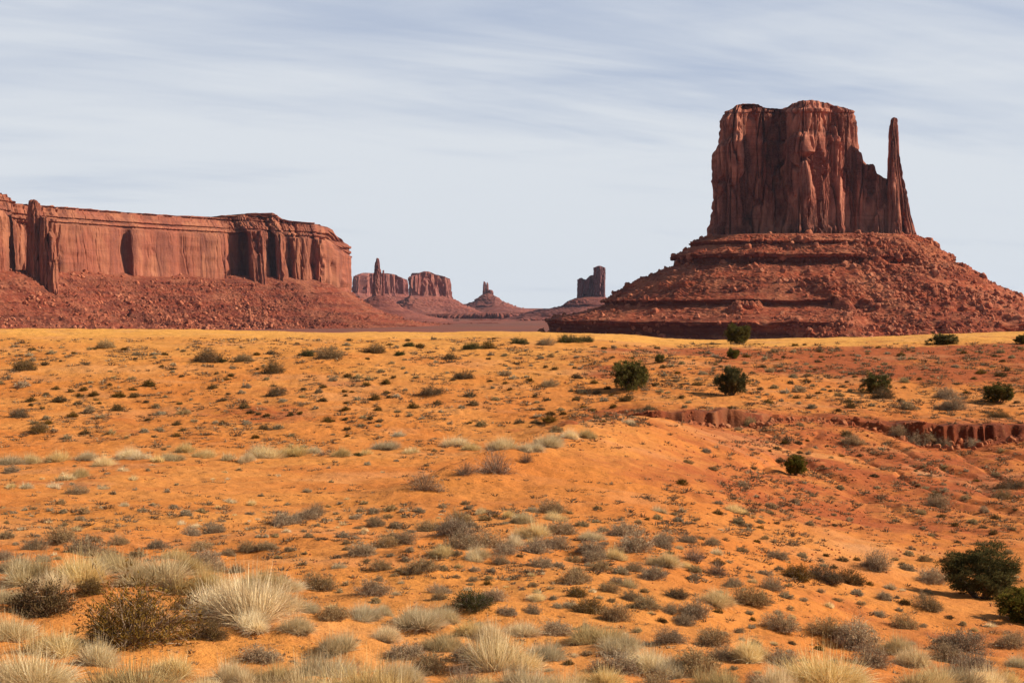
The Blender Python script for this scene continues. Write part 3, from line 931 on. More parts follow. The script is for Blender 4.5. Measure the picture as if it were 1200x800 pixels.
    pillar([(62, 0), (63, -12), (66, -14), (69, -8), (70, 8), (66, 14)], [(62, 303), (66, 305), (70, 309)], 354, -150, 99)
    # apron
    foot = [(-190, -80), (-60, -120), (0, -150), (40, -150), (75, -70), (120, -20), (200, -20), (270, -20), (330, -36), (380, -40), (412, -20), (424, 60), (420, 200), (380, 450), (200, 680), (-100, 730), (-260, 400)]
    foot = [xy(*p) for p in foot]
    z = lambda py: (HY - py) / F * 2800.0
    pr = [(-30, z(322)), (-4, z(327)), (6, z(331)), (28, z(341)), (30, z(343.5)), (66, z(355)), (69, z(358)), (108, z(368)), (111, z(371)), (160, z(379)), (240, z(386)), (330, z(392))]
    ps = [(-30, z(320)), (-4, z(326)), (50, z(349)), (100, z(365)), (160, z(378.5)), (240, z(385)), (330, z(392))]
    def bias(X, Y, Z):
        px = 600 + F * X / Y
        return -0.25 + 0.5 * sstep(90, 40, px) - 0.25 * np.exp(-((px - 300) / 60) ** 2)
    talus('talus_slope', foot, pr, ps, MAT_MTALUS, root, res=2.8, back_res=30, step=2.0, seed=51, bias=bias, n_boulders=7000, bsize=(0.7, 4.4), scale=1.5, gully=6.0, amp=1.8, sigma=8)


def far_butte(name, label, cat, Y0, blocks, foot, prof, seed, talus_name='talus_slope', res=3.5, mat=MAT_FAR):
    """blocks: [(part name, plan [(px,dy)], skyline [(px,py)], base py, taper)]"""
    root = link(name, None)
    tag(root, label, cat)
    q, zz = pick(Y0)
    s = Y0 / 1850.0
    for i, (pn, plan, skyl, bpy_, tap) in enumerate(blocks):
        P0 = np.array([q(*p) for p in plan])
        c = P0.mean(0)
        wd = np.ptp(P0[:, 0])
        sh = lambda k: [tuple(c + (p - c) * k) for p in P0]
        lv = [(0, sh(1.0 + 0.08)), (0.15, sh(1.0)), (0.82, sh(1 - tap * 0.5)), (0.9, sh(1 - tap * 0.7)), (1, sh(1 - tap))]
        cliff(pn, lv, zz(bpy_), top_from(skyl, Y0, 0.8 * min(s, wd / 60), seed + i), mat, root, res=min(res, wd / 9), back_res=min(res * 4, wd / 4), nz=70, sigma=0.9, flute=2.9, crack=6.0, rough=0.9, scale=min(s, wd / 55), seed=seed + i * 7, top_rings=6)
    k = Y0 / F
    pr = [(a * k, zz(b)) for a, b in prof]
    ps = [pr[0]] + [((pr[i][0] + pr[i + 1][0]) / 2, (pr[i][1] + pr[i + 1][1]) / 2) for i in range(len(pr) - 1)] + [pr[-1]]
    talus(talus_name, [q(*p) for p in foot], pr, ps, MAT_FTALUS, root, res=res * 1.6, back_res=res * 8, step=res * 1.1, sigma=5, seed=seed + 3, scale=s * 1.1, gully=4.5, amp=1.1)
    return root


def rect(x0, x1, d0, d1, n=3):
    a = [(x0 + (x1 - x0) * i / n, d0 + (1 if i % 2 else -1) * 6.0) for i in range(n + 1)]
    b = [(x1 - (x1 - x0) * i / n, d1) for i in range(n + 1)]
    return a + b


def skew(P, x0, k):
    return [(x, d + (x - x0) * k) for x, d in P]


def build_far():
    # long mesa half hidden behind the pointed spire
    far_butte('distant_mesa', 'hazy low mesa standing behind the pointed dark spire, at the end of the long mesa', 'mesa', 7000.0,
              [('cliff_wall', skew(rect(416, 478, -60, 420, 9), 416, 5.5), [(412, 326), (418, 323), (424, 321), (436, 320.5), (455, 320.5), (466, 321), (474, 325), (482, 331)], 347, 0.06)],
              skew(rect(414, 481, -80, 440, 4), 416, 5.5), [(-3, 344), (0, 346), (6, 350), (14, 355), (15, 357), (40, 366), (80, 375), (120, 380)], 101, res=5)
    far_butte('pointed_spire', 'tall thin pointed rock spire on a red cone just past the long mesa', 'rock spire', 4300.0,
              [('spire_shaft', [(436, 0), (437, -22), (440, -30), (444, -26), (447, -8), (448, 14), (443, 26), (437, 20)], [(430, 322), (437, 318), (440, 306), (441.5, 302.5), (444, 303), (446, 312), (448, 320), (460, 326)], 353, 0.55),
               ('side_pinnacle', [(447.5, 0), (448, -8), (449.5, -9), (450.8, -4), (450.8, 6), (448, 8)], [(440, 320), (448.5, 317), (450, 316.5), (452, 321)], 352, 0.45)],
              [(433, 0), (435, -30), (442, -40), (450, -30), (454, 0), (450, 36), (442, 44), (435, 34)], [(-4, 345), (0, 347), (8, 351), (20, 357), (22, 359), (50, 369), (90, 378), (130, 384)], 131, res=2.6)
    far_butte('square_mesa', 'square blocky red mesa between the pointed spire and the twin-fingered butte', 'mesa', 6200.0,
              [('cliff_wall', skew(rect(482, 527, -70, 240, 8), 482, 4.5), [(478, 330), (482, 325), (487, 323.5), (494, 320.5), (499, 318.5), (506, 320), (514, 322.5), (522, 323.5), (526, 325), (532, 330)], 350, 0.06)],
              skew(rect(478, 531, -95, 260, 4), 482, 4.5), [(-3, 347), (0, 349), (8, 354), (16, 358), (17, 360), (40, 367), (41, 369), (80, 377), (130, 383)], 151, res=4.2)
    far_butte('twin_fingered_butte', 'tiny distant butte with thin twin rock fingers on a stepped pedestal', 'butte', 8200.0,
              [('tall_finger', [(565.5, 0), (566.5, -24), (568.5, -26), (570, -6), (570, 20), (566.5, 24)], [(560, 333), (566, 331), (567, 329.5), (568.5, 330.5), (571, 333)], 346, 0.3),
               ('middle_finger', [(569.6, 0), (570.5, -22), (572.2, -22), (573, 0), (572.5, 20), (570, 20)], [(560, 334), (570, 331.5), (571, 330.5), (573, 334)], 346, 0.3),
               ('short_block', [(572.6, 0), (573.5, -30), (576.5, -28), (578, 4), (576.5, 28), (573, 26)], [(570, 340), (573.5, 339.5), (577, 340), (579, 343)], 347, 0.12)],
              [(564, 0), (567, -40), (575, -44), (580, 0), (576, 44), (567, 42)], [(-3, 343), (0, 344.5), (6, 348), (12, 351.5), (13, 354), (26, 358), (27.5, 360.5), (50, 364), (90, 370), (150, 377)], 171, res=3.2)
    far_butte('castle_butte', 'purple shaded castle-like butte with one taller square tower, left of the mitten cone', 'butte', 5600.0,
              [('square_tower', [(695.5, 0), (696, -44), (702, -50), (708.5, -44), (710, 10), (708, 50), (697, 50)], [(690, 315), (696, 314), (699, 312.5), (703, 312), (707, 313), (710, 314)], 352, 0.06),
               ('stepped_wall', [(676, 0), (677, -34), (682, -30), (684, -20), (690, -34), (697, -26), (698, 20), (694, 46), (678, 46)], [(674, 330), (677, 327.5), (680, 326), (683, 327), (684.5, 329.5), (688, 327.5), (692, 324.5), (698, 322)], 352, 0.05),
               ('low_shoulder', [(655, 20), (660, -30), (668, -40), (678, -40), (679, 30), (668, 50)], [(652, 361), (658, 358), (663, 355.5), (668, 353.5), (673, 351), (680, 349)], 364, 0.06)],
              [(672, 0), (675, -60), (692, -70), (712, -60), (716, 0), (712, 70), (692, 80), (675, 70)], [(-4, 348), (0, 349.5), (7, 353), (14, 357), (15, 360), (34, 363), (60, 368), (110, 376)], 191, res=3.0, mat=MAT_SHADE)


def build_haze():
    x0, x1, y0, y1, z0, z1 = -12500.0, 12500.0, -12500.0, 12500.0, -102.0, 290.0
    V = np.array([(x, y, z) for x in (x0, x1) for y in (y0, y1) for z in (z0, z1)])
    Fc = np.array([(0, 1, 3, 2), (4, 6, 7, 5), (0, 4, 5, 1), (2, 3, 7, 6), (0, 2, 6, 4), (1, 5, 7, 3)])
    m, w = new_mat('haze')
    pv = w.new('ShaderNodeVolumePrincipled')
    pv.inputs['Color'].default_value = (0.62, 0.76, 1.0, 1)
    pv.inputs['Density'].default_value = 0.9e-5
    pv.inputs['Anisotropy'].default_value = 0.2
    out = w.new('ShaderNodeOutputMaterial')
    w.l.new(pv.outputs[0], out.inputs['Volume'])
    o = link('haze', mesh_np('haze', V, [Fc]), mat=m)
    tag(o, 'thin bluish desert haze', 'haze', kind='stuff')



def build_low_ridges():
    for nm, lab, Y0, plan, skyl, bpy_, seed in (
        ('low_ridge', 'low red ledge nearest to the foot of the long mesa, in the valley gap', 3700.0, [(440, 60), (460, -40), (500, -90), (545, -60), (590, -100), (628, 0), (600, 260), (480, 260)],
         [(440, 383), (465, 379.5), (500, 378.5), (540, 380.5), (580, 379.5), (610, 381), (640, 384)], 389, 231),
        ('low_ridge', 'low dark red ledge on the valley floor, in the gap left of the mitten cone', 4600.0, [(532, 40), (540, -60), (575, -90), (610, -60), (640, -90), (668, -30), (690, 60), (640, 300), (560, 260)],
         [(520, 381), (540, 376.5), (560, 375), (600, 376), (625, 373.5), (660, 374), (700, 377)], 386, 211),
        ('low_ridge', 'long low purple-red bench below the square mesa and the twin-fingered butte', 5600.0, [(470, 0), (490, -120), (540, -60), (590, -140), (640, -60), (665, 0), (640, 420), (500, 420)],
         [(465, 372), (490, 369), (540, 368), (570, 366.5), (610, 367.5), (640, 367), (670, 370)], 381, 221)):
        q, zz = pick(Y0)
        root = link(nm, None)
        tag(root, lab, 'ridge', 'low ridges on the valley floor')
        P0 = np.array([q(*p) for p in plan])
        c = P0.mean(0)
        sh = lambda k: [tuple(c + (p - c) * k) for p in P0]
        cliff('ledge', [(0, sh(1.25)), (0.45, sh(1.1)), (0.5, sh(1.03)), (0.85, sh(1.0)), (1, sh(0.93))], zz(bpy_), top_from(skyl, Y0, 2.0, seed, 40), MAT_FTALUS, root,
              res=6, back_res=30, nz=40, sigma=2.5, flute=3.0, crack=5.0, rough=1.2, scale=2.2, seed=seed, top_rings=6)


build_low_ridges()
build_haze()
build_mitten()
build_left_mesa()
build_far()


# ------------------------------------------------------------------ vegetation
def plant_material(name, stops, rough=0.8, trans=0.25, vary=0.25):
    """stops: albedo ramp read by the per-blade value; every plant drifts a little in tone"""
    m, w = new_mat(name)
    sh = w.new('ShaderNodeAttribute', attribute_name='tone').outputs['Fac']
    rnd = w.new('ShaderNodeObjectInfo').outputs['Random']
    ramp = w.new('ShaderNodeValToRGB')
    el = ramp.color_ramp.elements
    while len(el) < len(stops):
        el.new(0.5)
    for i, (p, c) in enumerate(stops):
        el[i].position = p
        el[i].color = tuple(c) + (1,)
    w.put(ramp.inputs[0], sh)
    hs = w.new('ShaderNodeHueSaturation')
    w.put(hs.inputs['Color'], ramp.outputs[0])
    w.put(hs.inputs['Value'], w.mapr(rnd, 0, 1, 1 - vary, 1 + vary, smooth=False))
    w.put(hs.inputs['Saturation'], w.mapr(w.math('FRACT', w.math('MULTIPLY', rnd, 7.31)), 0, 1, 0.8, 1.1, smooth=False))
    d = w.new('ShaderNodeBsdfDiffuse')
    w.put(d.inputs[0], hs.outputs[0])
    t = w.new('ShaderNodeBsdfTranslucent')
    w.put(t.inputs[0], hs.outputs[0])
    mx = w.new('ShaderNodeMixShader')
    mx.inputs[0].default_value = trans
    w.l.new(d.outputs[0], mx.inputs[1])
    w.l.new(t.outputs[0], mx.inputs[2])
    out = w.new('ShaderNodeOutputMaterial')
    w.l.new(mx.outputs[0], out.inputs[0])
    return m


M_GRASS = plant_material('straw_grass', [(0, (0.34, 0.22, 0.10)), (0.35, (0.62, 0.45, 0.20)), (0.75, (0.80, 0.63, 0.32)), (1, (0.88, 0.76, 0.48))], trans=0.3)
M_SAGE = plant_material('sage_leaves', [(0, (0.15, 0.085, 0.042)), (0.4, (0.32, 0.21, 0.10)), (0.75, (0.48, 0.35, 0.18)), (1, (0.66, 0.51, 0.28))], trans=0.2)
M_SAGE_PALE = plant_material('pale_sage_leaves', [(0, (0.17, 0.115, 0.06)), (0.4, (0.34, 0.25, 0.125)), (0.75, (0.50, 0.385, 0.20)), (1, (0.64, 0.51, 0.29))], trans=0.2)
M_DARK = plant_material('dark_brush_leaves', [(0, (0.065, 0.036, 0.014)), (0.45, (0.145, 0.088, 0.028)), (0.8, (0.23, 0.145, 0.047)), (1, (0.34, 0.22, 0.085))], trans=0.2)
M_TWIG = plant_material('dry_twigs', [(0, (0.11, 0.06, 0.035)), (0.5, (0.24, 0.15, 0.09)), (1, (0.44, 0.33, 0.22))], trans=0.0)
M_GREEN = plant_material('green_brush_leaves', [(0, (0.035, 0.04, 0.012)), (0.5, (0.075, 0.075, 0.022)), (1, (0.15, 0.135, 0.045))], trans=0.2)
M_JUN = plant_material('juniper_needles', [(0, (0.045, 0.042, 0.013)), (0.5, (0.115, 0.100, 0.026)), (0.85, (0.20, 0.165, 0.044)), (1, (0.28, 0.21, 0.065))], trans=0.3, vary=0.15)
M_BARK = plant_material('juniper_bark', [(0, (0.12, 0.07, 0.045)), (1, (0.27, 0.18, 0.12))], trans=0.0)
M_COVER = plant_material('low_dry_weeds', [(0, (0.09, 0.048, 0.022)), (0.4, (0.17, 0.098, 0.042)), (0.75, (0.27, 0.17, 0.075)), (1, (0.40, 0.28, 0.13))], trans=0.15)
M_STONE = talus_material('loose_stones', (0.42, 0.13, 0.05), (0.28, 0.075, 0.03), (0.50, 0.22, 0.10), (0.36, 0.13, 0.05), 0.05)


def blade_mesh(name, root, direc, length, width, droop, tone, segs, rs):
    """curved tapering blades; root (n,3), direc (n,3) unit"""
    n = len(root)
    side = np.cross(direc, rs.normal(size=(n, 3)))
    side /= np.linalg.norm(side, axis=1)[:, None] + 1e-9
    hor = direc.copy()
    hor[:, 2] = 0
    hor /= np.linalg.norm(hor, axis=1)[:, None] + 1e-6
    V = []
    for k in range(segs + 1):
        t = k / segs
        p = root + direc * (length * t)[:, None] + (hor * 0.6 - np.array([0, 0, 1.0])) * (droop * length * t * t)[:, None]
        wv = (width * (1 - 0.85 * t ** 1.5))[:, None] * side * 0.5
        V += [p - wv, p + wv]
    V = np.stack(V, 1)                       # n, 2(segs+1), 3
    m = 2 * (segs + 1)
    f = np.array([[2 * k, 2 * k + 1, 2 * k + 3, 2 * k + 2] for k in range(segs)])
    Fc = (f[None] + (np.arange(n) * m)[:, None, None]).reshape(-1, 4)
    return V.reshape(-1, 3), Fc, np.repeat(tone, m)


def dome_dirs(n, rs, low=0.05):
    z = rs.uniform(low, 1, n)
    a = rs.uniform(0, 2 * math.pi, n)
    r = np.sqrt(1 - z * z)
    return np.stack([r * np.cos(a), r * np.sin(a), z], -1)


def grass_mesh(seed, n, width, segs):
    """bunch grass about 1 m across and 0.6 m tall, several tussocks grown together"""
    rs = np.random.RandomState(seed)
    k = rs.randint(6, 11)
    ca = rs.uniform(0, 2 * math.pi, k)
    cr = np.sqrt(rs.rand(k)) * 0.33
    cen = np.stack([cr * np.cos(ca), cr * np.sin(ca) * 0.8], -1)
    siz = rs.uniform(0.55, 1.05, k) * (1 - 0.5 * cr)
    lean = rs.normal(size=(k, 2)) * 0.33
    w = rs.choice(k, n, p=siz ** 2 / (siz ** 2).sum())
    a = rs.uniform(0, 2 * math.pi, n)
    rr = np.sqrt(rs.rand(n)) * 0.13
    root = np.stack([cen[w, 0] + rr * np.cos(a) * siz[w], cen[w, 1] + rr * np.sin(a) * siz[w], np.full(n, -0.02)], -1)
    tilt = (rr / 0.13) ** 0.8 * 0.72 + rs.normal(size=n) * 0.27
    thatch = rs.rand(n) < 0.24                       # broken and fallen blades
    tilt = np.where(thatch, rs.uniform(1.0, 1.5, n), tilt)
    a2 = a + rs.normal(size=n) * 0.8
    d = np.stack([np.sin(tilt) * np.cos(a2) + lean[w, 0], np.sin(tilt) * np.sin(a2) + lean[w, 1], np.cos(tilt)], -1)
    d /= np.linalg.norm(d, axis=1)[:, None]
    L = siz[w] * (rs.uniform(0.24, 0.50, n)) * np.where(thatch, 0.7, 1.0)
    tone = np.clip(rs.beta(1.7, 1.7, n) + rs.normal(size=k)[w] * 0.16 - 0.25 * thatch, 0, 1)
    v, f, t = blade_mesh('', root, d, L, np.full(n, width) * rs.uniform(0.5, 1.3, n), rs.normal(size=n) * 0.25 + 0.22, tone, segs, rs)
    return mesh_np('grass_clump', v, [f], False, {'tone': t})


def shrub_parts(seed, n_stem, n_leaf, lw, tw, squash=0.62, dead=0.2):
    """rounded uneven shrub 1 m across: forking twigs, and small leaves in clumps along them"""
    rs = np.random.RandomState(seed)
    lump = dome_dirs(9, rs, 0.1)
    amp = rs.uniform(0.72, 1.12, 9)
    def radius(d):
        q = np.maximum((d @ lump.T), 0) ** 6
        return (q @ amp + 0.02 * 0.8) / (q.sum(1) + 0.02)
    d = dome_dirs(n_stem, rs, 0.02)
    R = radius(d) * 0.5 * rs.uniform(0.75, 1.08, n_stem)
    sq = np.array([1, 1, squash * 2 * 0.75])
    # main stems rise from the root collar, twigs fork off them
    a = rs.uniform(0, 2 * math.pi, n_stem)
    rt = rs.uniform(0, 0.12, n_stem)
    root = np.stack([rt * np.cos(a), rt * np.sin(a), np.full(n_stem, -0.02)], -1)
    nm = rs.randint(2, 5)
    mo = np.concatenate([np.zeros((1, 2)), rs.uniform(-0.27, 0.27, (nm - 1, 2))])
    ms = np.concatenate([[rs.uniform(0.75, 0.95)], rs.uniform(0.4, 0.7, nm - 1)])
    im = rs.choice(nm, n_stem, p=ms ** 2 / (ms ** 2).sum())
    tip = d * (R * ms[im])[:, None] * sq
    dead = rs.rand(n_stem) < 0.08
    tip[dead] *= 1.25
    root[:, :2] += mo[im]
    tip[:, :2] += mo[im]
    vec = tip - root
    L = np.linalg.norm(vec, axis=1)
    dirs = vec / L[:, None]
    V1, F1, T1 = blade_mesh('', root, dirs, L, np.full(n_stem, tw), rs.uniform(-0.12, 0.1, n_stem), rs.uniform(0.1, 0.9, n_stem), 3, rs)
    nt = n_stem * 3
    i = rs.randint(0, n_stem, nt)
    t = rs.uniform(0.35, 0.9, nt)
    r2 = root[i] + vec[i] * t[:, None]
    d2 = dirs[i] + rs.normal(size=(nt, 3)) * 0.55
    d2 /= np.linalg.norm(d2, axis=1)[:, None]
    L2 = L[i] * rs.uniform(0.15, 0.42, nt)
    V2, F2, T2 = blade_mesh('', r2, d2, L2, np.full(nt, tw * 0.6), rs.uniform(-0.1, 0.15, nt), rs.uniform(0.2, 1, nt), 2, rs)
    tw_v = np.concatenate([V1, V2])
    tw_f = [F1, F2 + len(V1)]
    tw_t = np.concatenate([T1, T2])
    # leaves
    i = rs.randint(0, nt, n_leaf)
    p = r2[i] + d2[i] * (L2[i] * rs.uniform(0.2, 1.05, n_leaf))[:, None] + rs.normal(size=(n_leaf, 3)) * 0.018
    p[:, 2] = np.maximum(p[:, 2], 0.0)
    ld = d2[i] + rs.normal(size=(n_leaf, 3)) * 0.8 + np.array([0, 0, 0.25])
    ld /= np.linalg.norm(ld, axis=1)[:, None]
    tone = np.clip(rs.beta(2, 2, n_leaf) + 0.18 * (rs.rand(nt)[i] - 0.5), 0, 1)
    V3, F3, T3 = blade_mesh('', p, ld, lw * rs.uniform(2.0, 4.5, n_leaf), np.full(n_leaf, lw), rs.uniform(-0.1, 0.2, n_leaf), tone, 1, rs)
    return (tw_v, tw_f, tw_t), (V3, [F3], T3)


def juniper_parts(seed, n_clump, per, lw, tall=0.85):
    """1 m across: several twisted limbs and a ragged crown of scale-leaf sprays"""
    rs = np.random.RandomState(seed)
    nl = 7
    tv, tf, off = [], [], 0
    ends = []
    for k in range(nl):
        a = 2 * math.pi * (k + rs.uniform(-0.3, 0.3)) / nl
        el = rs.uniform(0.35, 1.25)
        tip = np.array([math.cos(a) * math.cos(el) * 0.42, math.sin(a) * math.cos(el) * 0.42, math.sin(el) * tall * 0.78 + 0.05])
        b = np.array([math.cos(a) * 0.03, math.sin(a) * 0.03, -0.04])
        ctrl = b * 0.4 + tip * 0.6 + rs.normal(size=3) * 0.07
        ctrl[2] = abs(ctrl[2])
        n = 8
        pts = []
        for i in range(n + 1):
            t = i / n
            pts.append(b * (1 - t) ** 2 + 2 * ctrl * t * (1 - t) + tip * t * t + rs.normal(size=3) * 0.008 * (t > 0))
        pts = np.array(pts)
        ends += [pts[5], pts[6], pts[7], pts[8]]
        rad = 0.034 * (1 - 0.8 * np.linspace(0, 1, n + 1)) * rs.uniform(0.7, 1.2)
        q = 7
        an = np.arange(q) / q * 2 * math.pi
        ring = np.stack([np.cos(an), np.sin(an), 0 * an], -1)
        V = (pts[:, None, :] + ring[None] * rad[:, None, None] * (1 + 0.15 * rs.normal(size=(n + 1, q, 1)))).reshape(-1, 3)
        tv.append(V)
        tf.append(grid_faces(n + 1, q, True) + off)
        off += len(V)
    trunk = (np.concatenate(tv), tf, np.random.RandomState(seed + 1).rand(off))
    ends = np.array(ends)
    # clump centres: round limb ends and out to an uneven envelope, with holes left open
    d = dome_dirs(n_clump, rs, -0.95)
    hh = np.sqrt(1 - d[:, 2] ** 2)
    d[:, :2] *= (np.where(d[:, 2] < 0, hh ** 0.6, hh) / hh)[:, None]
    lump = dome_dirs(13, rs, -0.4)
    amp = rs.uniform(0.45, 1.2, 13)
    q = np.maximum(d @ lump.T, 0) ** 16
    R = (q @ amp + 0.02 * 0.55) / (q.sum(1) + 0.02) * rs.uniform(0.45, 1.0, n_clump) ** 0.6
    c = d * R[:, None] * np.array([0.5, 0.5, tall * 0.52]) + np.array([0, 0, tall * 0.37])
    c[:, 2] = np.maximum(c[:, 2], 0.06 + 0.05 * rs.rand(n_clump))
    k = n_clump // 3
    c[:k] = ends[rs.randint(0, len(ends), k)] + rs.normal(size=(k, 3)) * 0.06
    n = n_clump * per
    i = np.repeat(np.arange(n_clump), per)
    cs = rs.uniform(0.025, 0.075, n_clump)
    u = rs.normal(size=(n, 3))
    u /= np.linalg.norm(u, axis=1)[:, None]
    p = c[i] + u * (cs[i] * rs.rand(n) ** 0.45)[:, None]
    p[:, 2] = np.maximum(p[:, 2], 0.02)
    up = u * 0.9 + np.array([0, 0, 0.55]) + 0.5 * d[i] + rs.normal(size=(n, 3)) * 0.35
    up /= np.linalg.norm(up, axis=1)[:, None]
    tone = np.clip(rs.beta(2, 2, n) * 0.75 + 0.35 * (rs.rand(n_clump)[i] - 0.3), 0, 1)
    V, Fc, T = blade_mesh('', p, up, lw * rs.uniform(2.2, 4.5, n), np.full(n, lw), rs.uniform(-0.1, 0.2, n), tone, 1, rs)
    return trunk, (V, [Fc], T)


def to_mesh(name, part):
    return mesh_np(name, part[0], part[1], False, {'tone': part[2]})


def merged(name, a, b, lift=0.0):
    v = np.concatenate([a[0], b[0]])
    f = list(a[1]) + [x + len(a[0]) for x in b[1]]
    return mesh_np(name, v, f, False, {'tone': np.concatenate([a[2], b[2]])})


# meshes of each kind: near ones in full, far ones with fewer and wider blades
GRASS = {0: [grass_mesh(100 + i, 5200, 0.0065, 3) for i in range(6)], 1: [grass_mesh(120 + i, 950, 0.017, 2) for i in range(5)], 2: [grass_mesh(140 + i, 230, 0.042, 1) for i in range(5)]}


def shrub_set(seed, twig_mat, leaf_mat, squash, dense=1.0, leafy=1.0):
    out = {}
    for lod, (ns, nl, lw, tw, k) in enumerate(((320, int(6500 * leafy), 0.0095, 0.0060, 5), (110, int(1500 * leafy), 0.021, 0.011, 5), (46, int(420 * leafy), 0.045, 0.020, 5))):
        out[lod] = []
        for i in range(k):
            a, b = shrub_parts(seed + lod * 20 + i, ns, nl, lw, tw, squash)
            if lod == 0:
                ta, tb = to_mesh('twigs', a), to_mesh('leaves', b)
                ta.materials.append(twig_mat)
                tb.materials.append(leaf_mat)
                out[lod].append((ta, tb))
            else:
                me = merged('shrub', a, b)
                me.materials.append(leaf_mat)
                out[lod].append((me,))
    return out


SAGE = shrub_set(200, M_TWIG, M_SAGE, 0.60)
SAGE_PALE = shrub_set(260, M_TWIG, M_SAGE_PALE, 0.55)  # part of the scattered sagebrush, in a paler leaf tone
DARK = shrub_set(300, M_TWIG, M_DARK, 0.62)
GREEN = shrub_set(400, M_TWIG, M_GREEN, 0.55)
BARE = shrub_set(500, M_TWIG, M_TWIG, 0.80, leafy=0.05)
JUN = {0: [juniper_parts(600 + i, 480, 70, 0.0085) for i in range(2)], 1: [juniper_parts(620 + i, 210, 46, 0.017) for i in range(4)]}
for L_ in GRASS.values():
    for me_ in L_:
        me_.materials.append(M_GRASS)
JUNM = {}
for k_, L_ in JUN.items():
    JUNM[k_] = []
    for t_, c_ in L_:
        a_, b_ = to_mesh('trunk', t_), to_mesh('crown', c_)
        a_.materials.append(M_BARK)
        b_.materials.append(M_JUN)
        JUNM[k_].append((a_, b_))

KIND = {'G': ('grass_clump', 'grass clump', GRASS), 'S': ('sagebrush', 'shrub', SAGE), 'B': ('pale_sagebrush', 'shrub', SAGE_PALE), 'D': ('dark_brush', 'shrub', DARK), 'M': ('green_brush', 'shrub', GREEN),
        'T': ('bare_bush', 'shrub', BARE), 'J': ('juniper', 'tree', JUNM)}
VR = random.Random(5)


def place(kind, px, py, w, label, group, h=1.0):
    """a plant whose foot is seen at (px, py) and which is w photo pixels wide"""
    X, Y, Z = hit(px, py)
    size = w * Y / F
    name, cat, sets = KIND[kind]
    if kind == 'J':
        lod = 0 if w > 80 else 1
    else:
        lod = 0 if w >= 27 else 1 if w >= 13 else 2
    var = sets[lod][VR.randrange(len(sets[lod]))]
    sc = (size, size * VR.uniform(0.85, 1.1), size * VR.uniform(0.86, 1.12) * h)
    rz = VR.uniform(0, 6.283)
    if kind == 'G':
        o = link(name, var)
    elif len(var) == 1:
        o = link(name, var[0])
    else:
        o = link(name, None)
        for me, pn in zip(var, (('trunk', 'crown') if kind == 'J' else ('twigs', 'leaves'))):
            link(pn, me, o)
    o.location = (X, Y, Z - 0.02 * size)
    o.rotation_euler = (VR.uniform(-0.06, 0.06), VR.uniform(-0.06, 0.06), rz)
    o.scale = sc
    tag(o, label, cat, group)
    return o


JUNIPERS = [
    (740, 456, 50, 0.95, 'round dark juniper on the far sand slope, leftmost of the large junipers', 'the leftmost round juniper'),
    (857, 463, 40, 1.1, 'olive green juniper growing right above the middle of the cut bank', 'the juniper above the bank'),
    (1025, 461, 38, 1.0, 'bushy juniper with a low grey shrub at its right foot', 'the juniper with a shrub at its foot'),
    (1170, 471, 40, 0.9, 'dark squat juniper near the right edge, above the cut bank', 'the squat juniper at the right'),
    (932, 557, 36, 0.92, 'small lone juniper on the red slope below the cut bank', 'the lone juniper below the bank'),
    (866, 403, 35, 0.9, 'dark juniper standing on the sand crest in front of the talus cone', 'the crest juniper'),
    (859, 420, 19, 0.9, 'small green juniper just below the dark crest juniper', 'the small juniper under the crest one'),
    (773, 425, 15, 1.0, 'little green juniper close behind the leftmost round juniper', 'the little green juniper'),
    (1105, 404, 36, 0.55, 'low spreading juniper on the crest under the right side of the talus cone', 'the low spreading juniper'),
    (1197, 403, 18, 0.9, 'dark juniper on the crest, cut by the right edge of the photo', 'the juniper cut by the edge'),
    (1152, 700, 118, 0.66, 'large dense juniper in the right foreground, biggest of all the junipers', 'the large foreground juniper'),
    (1203, 728, 80, 0.7, 'low dark juniper growing against the right side of the large foreground juniper', 'the low dark foreground juniper'),
]
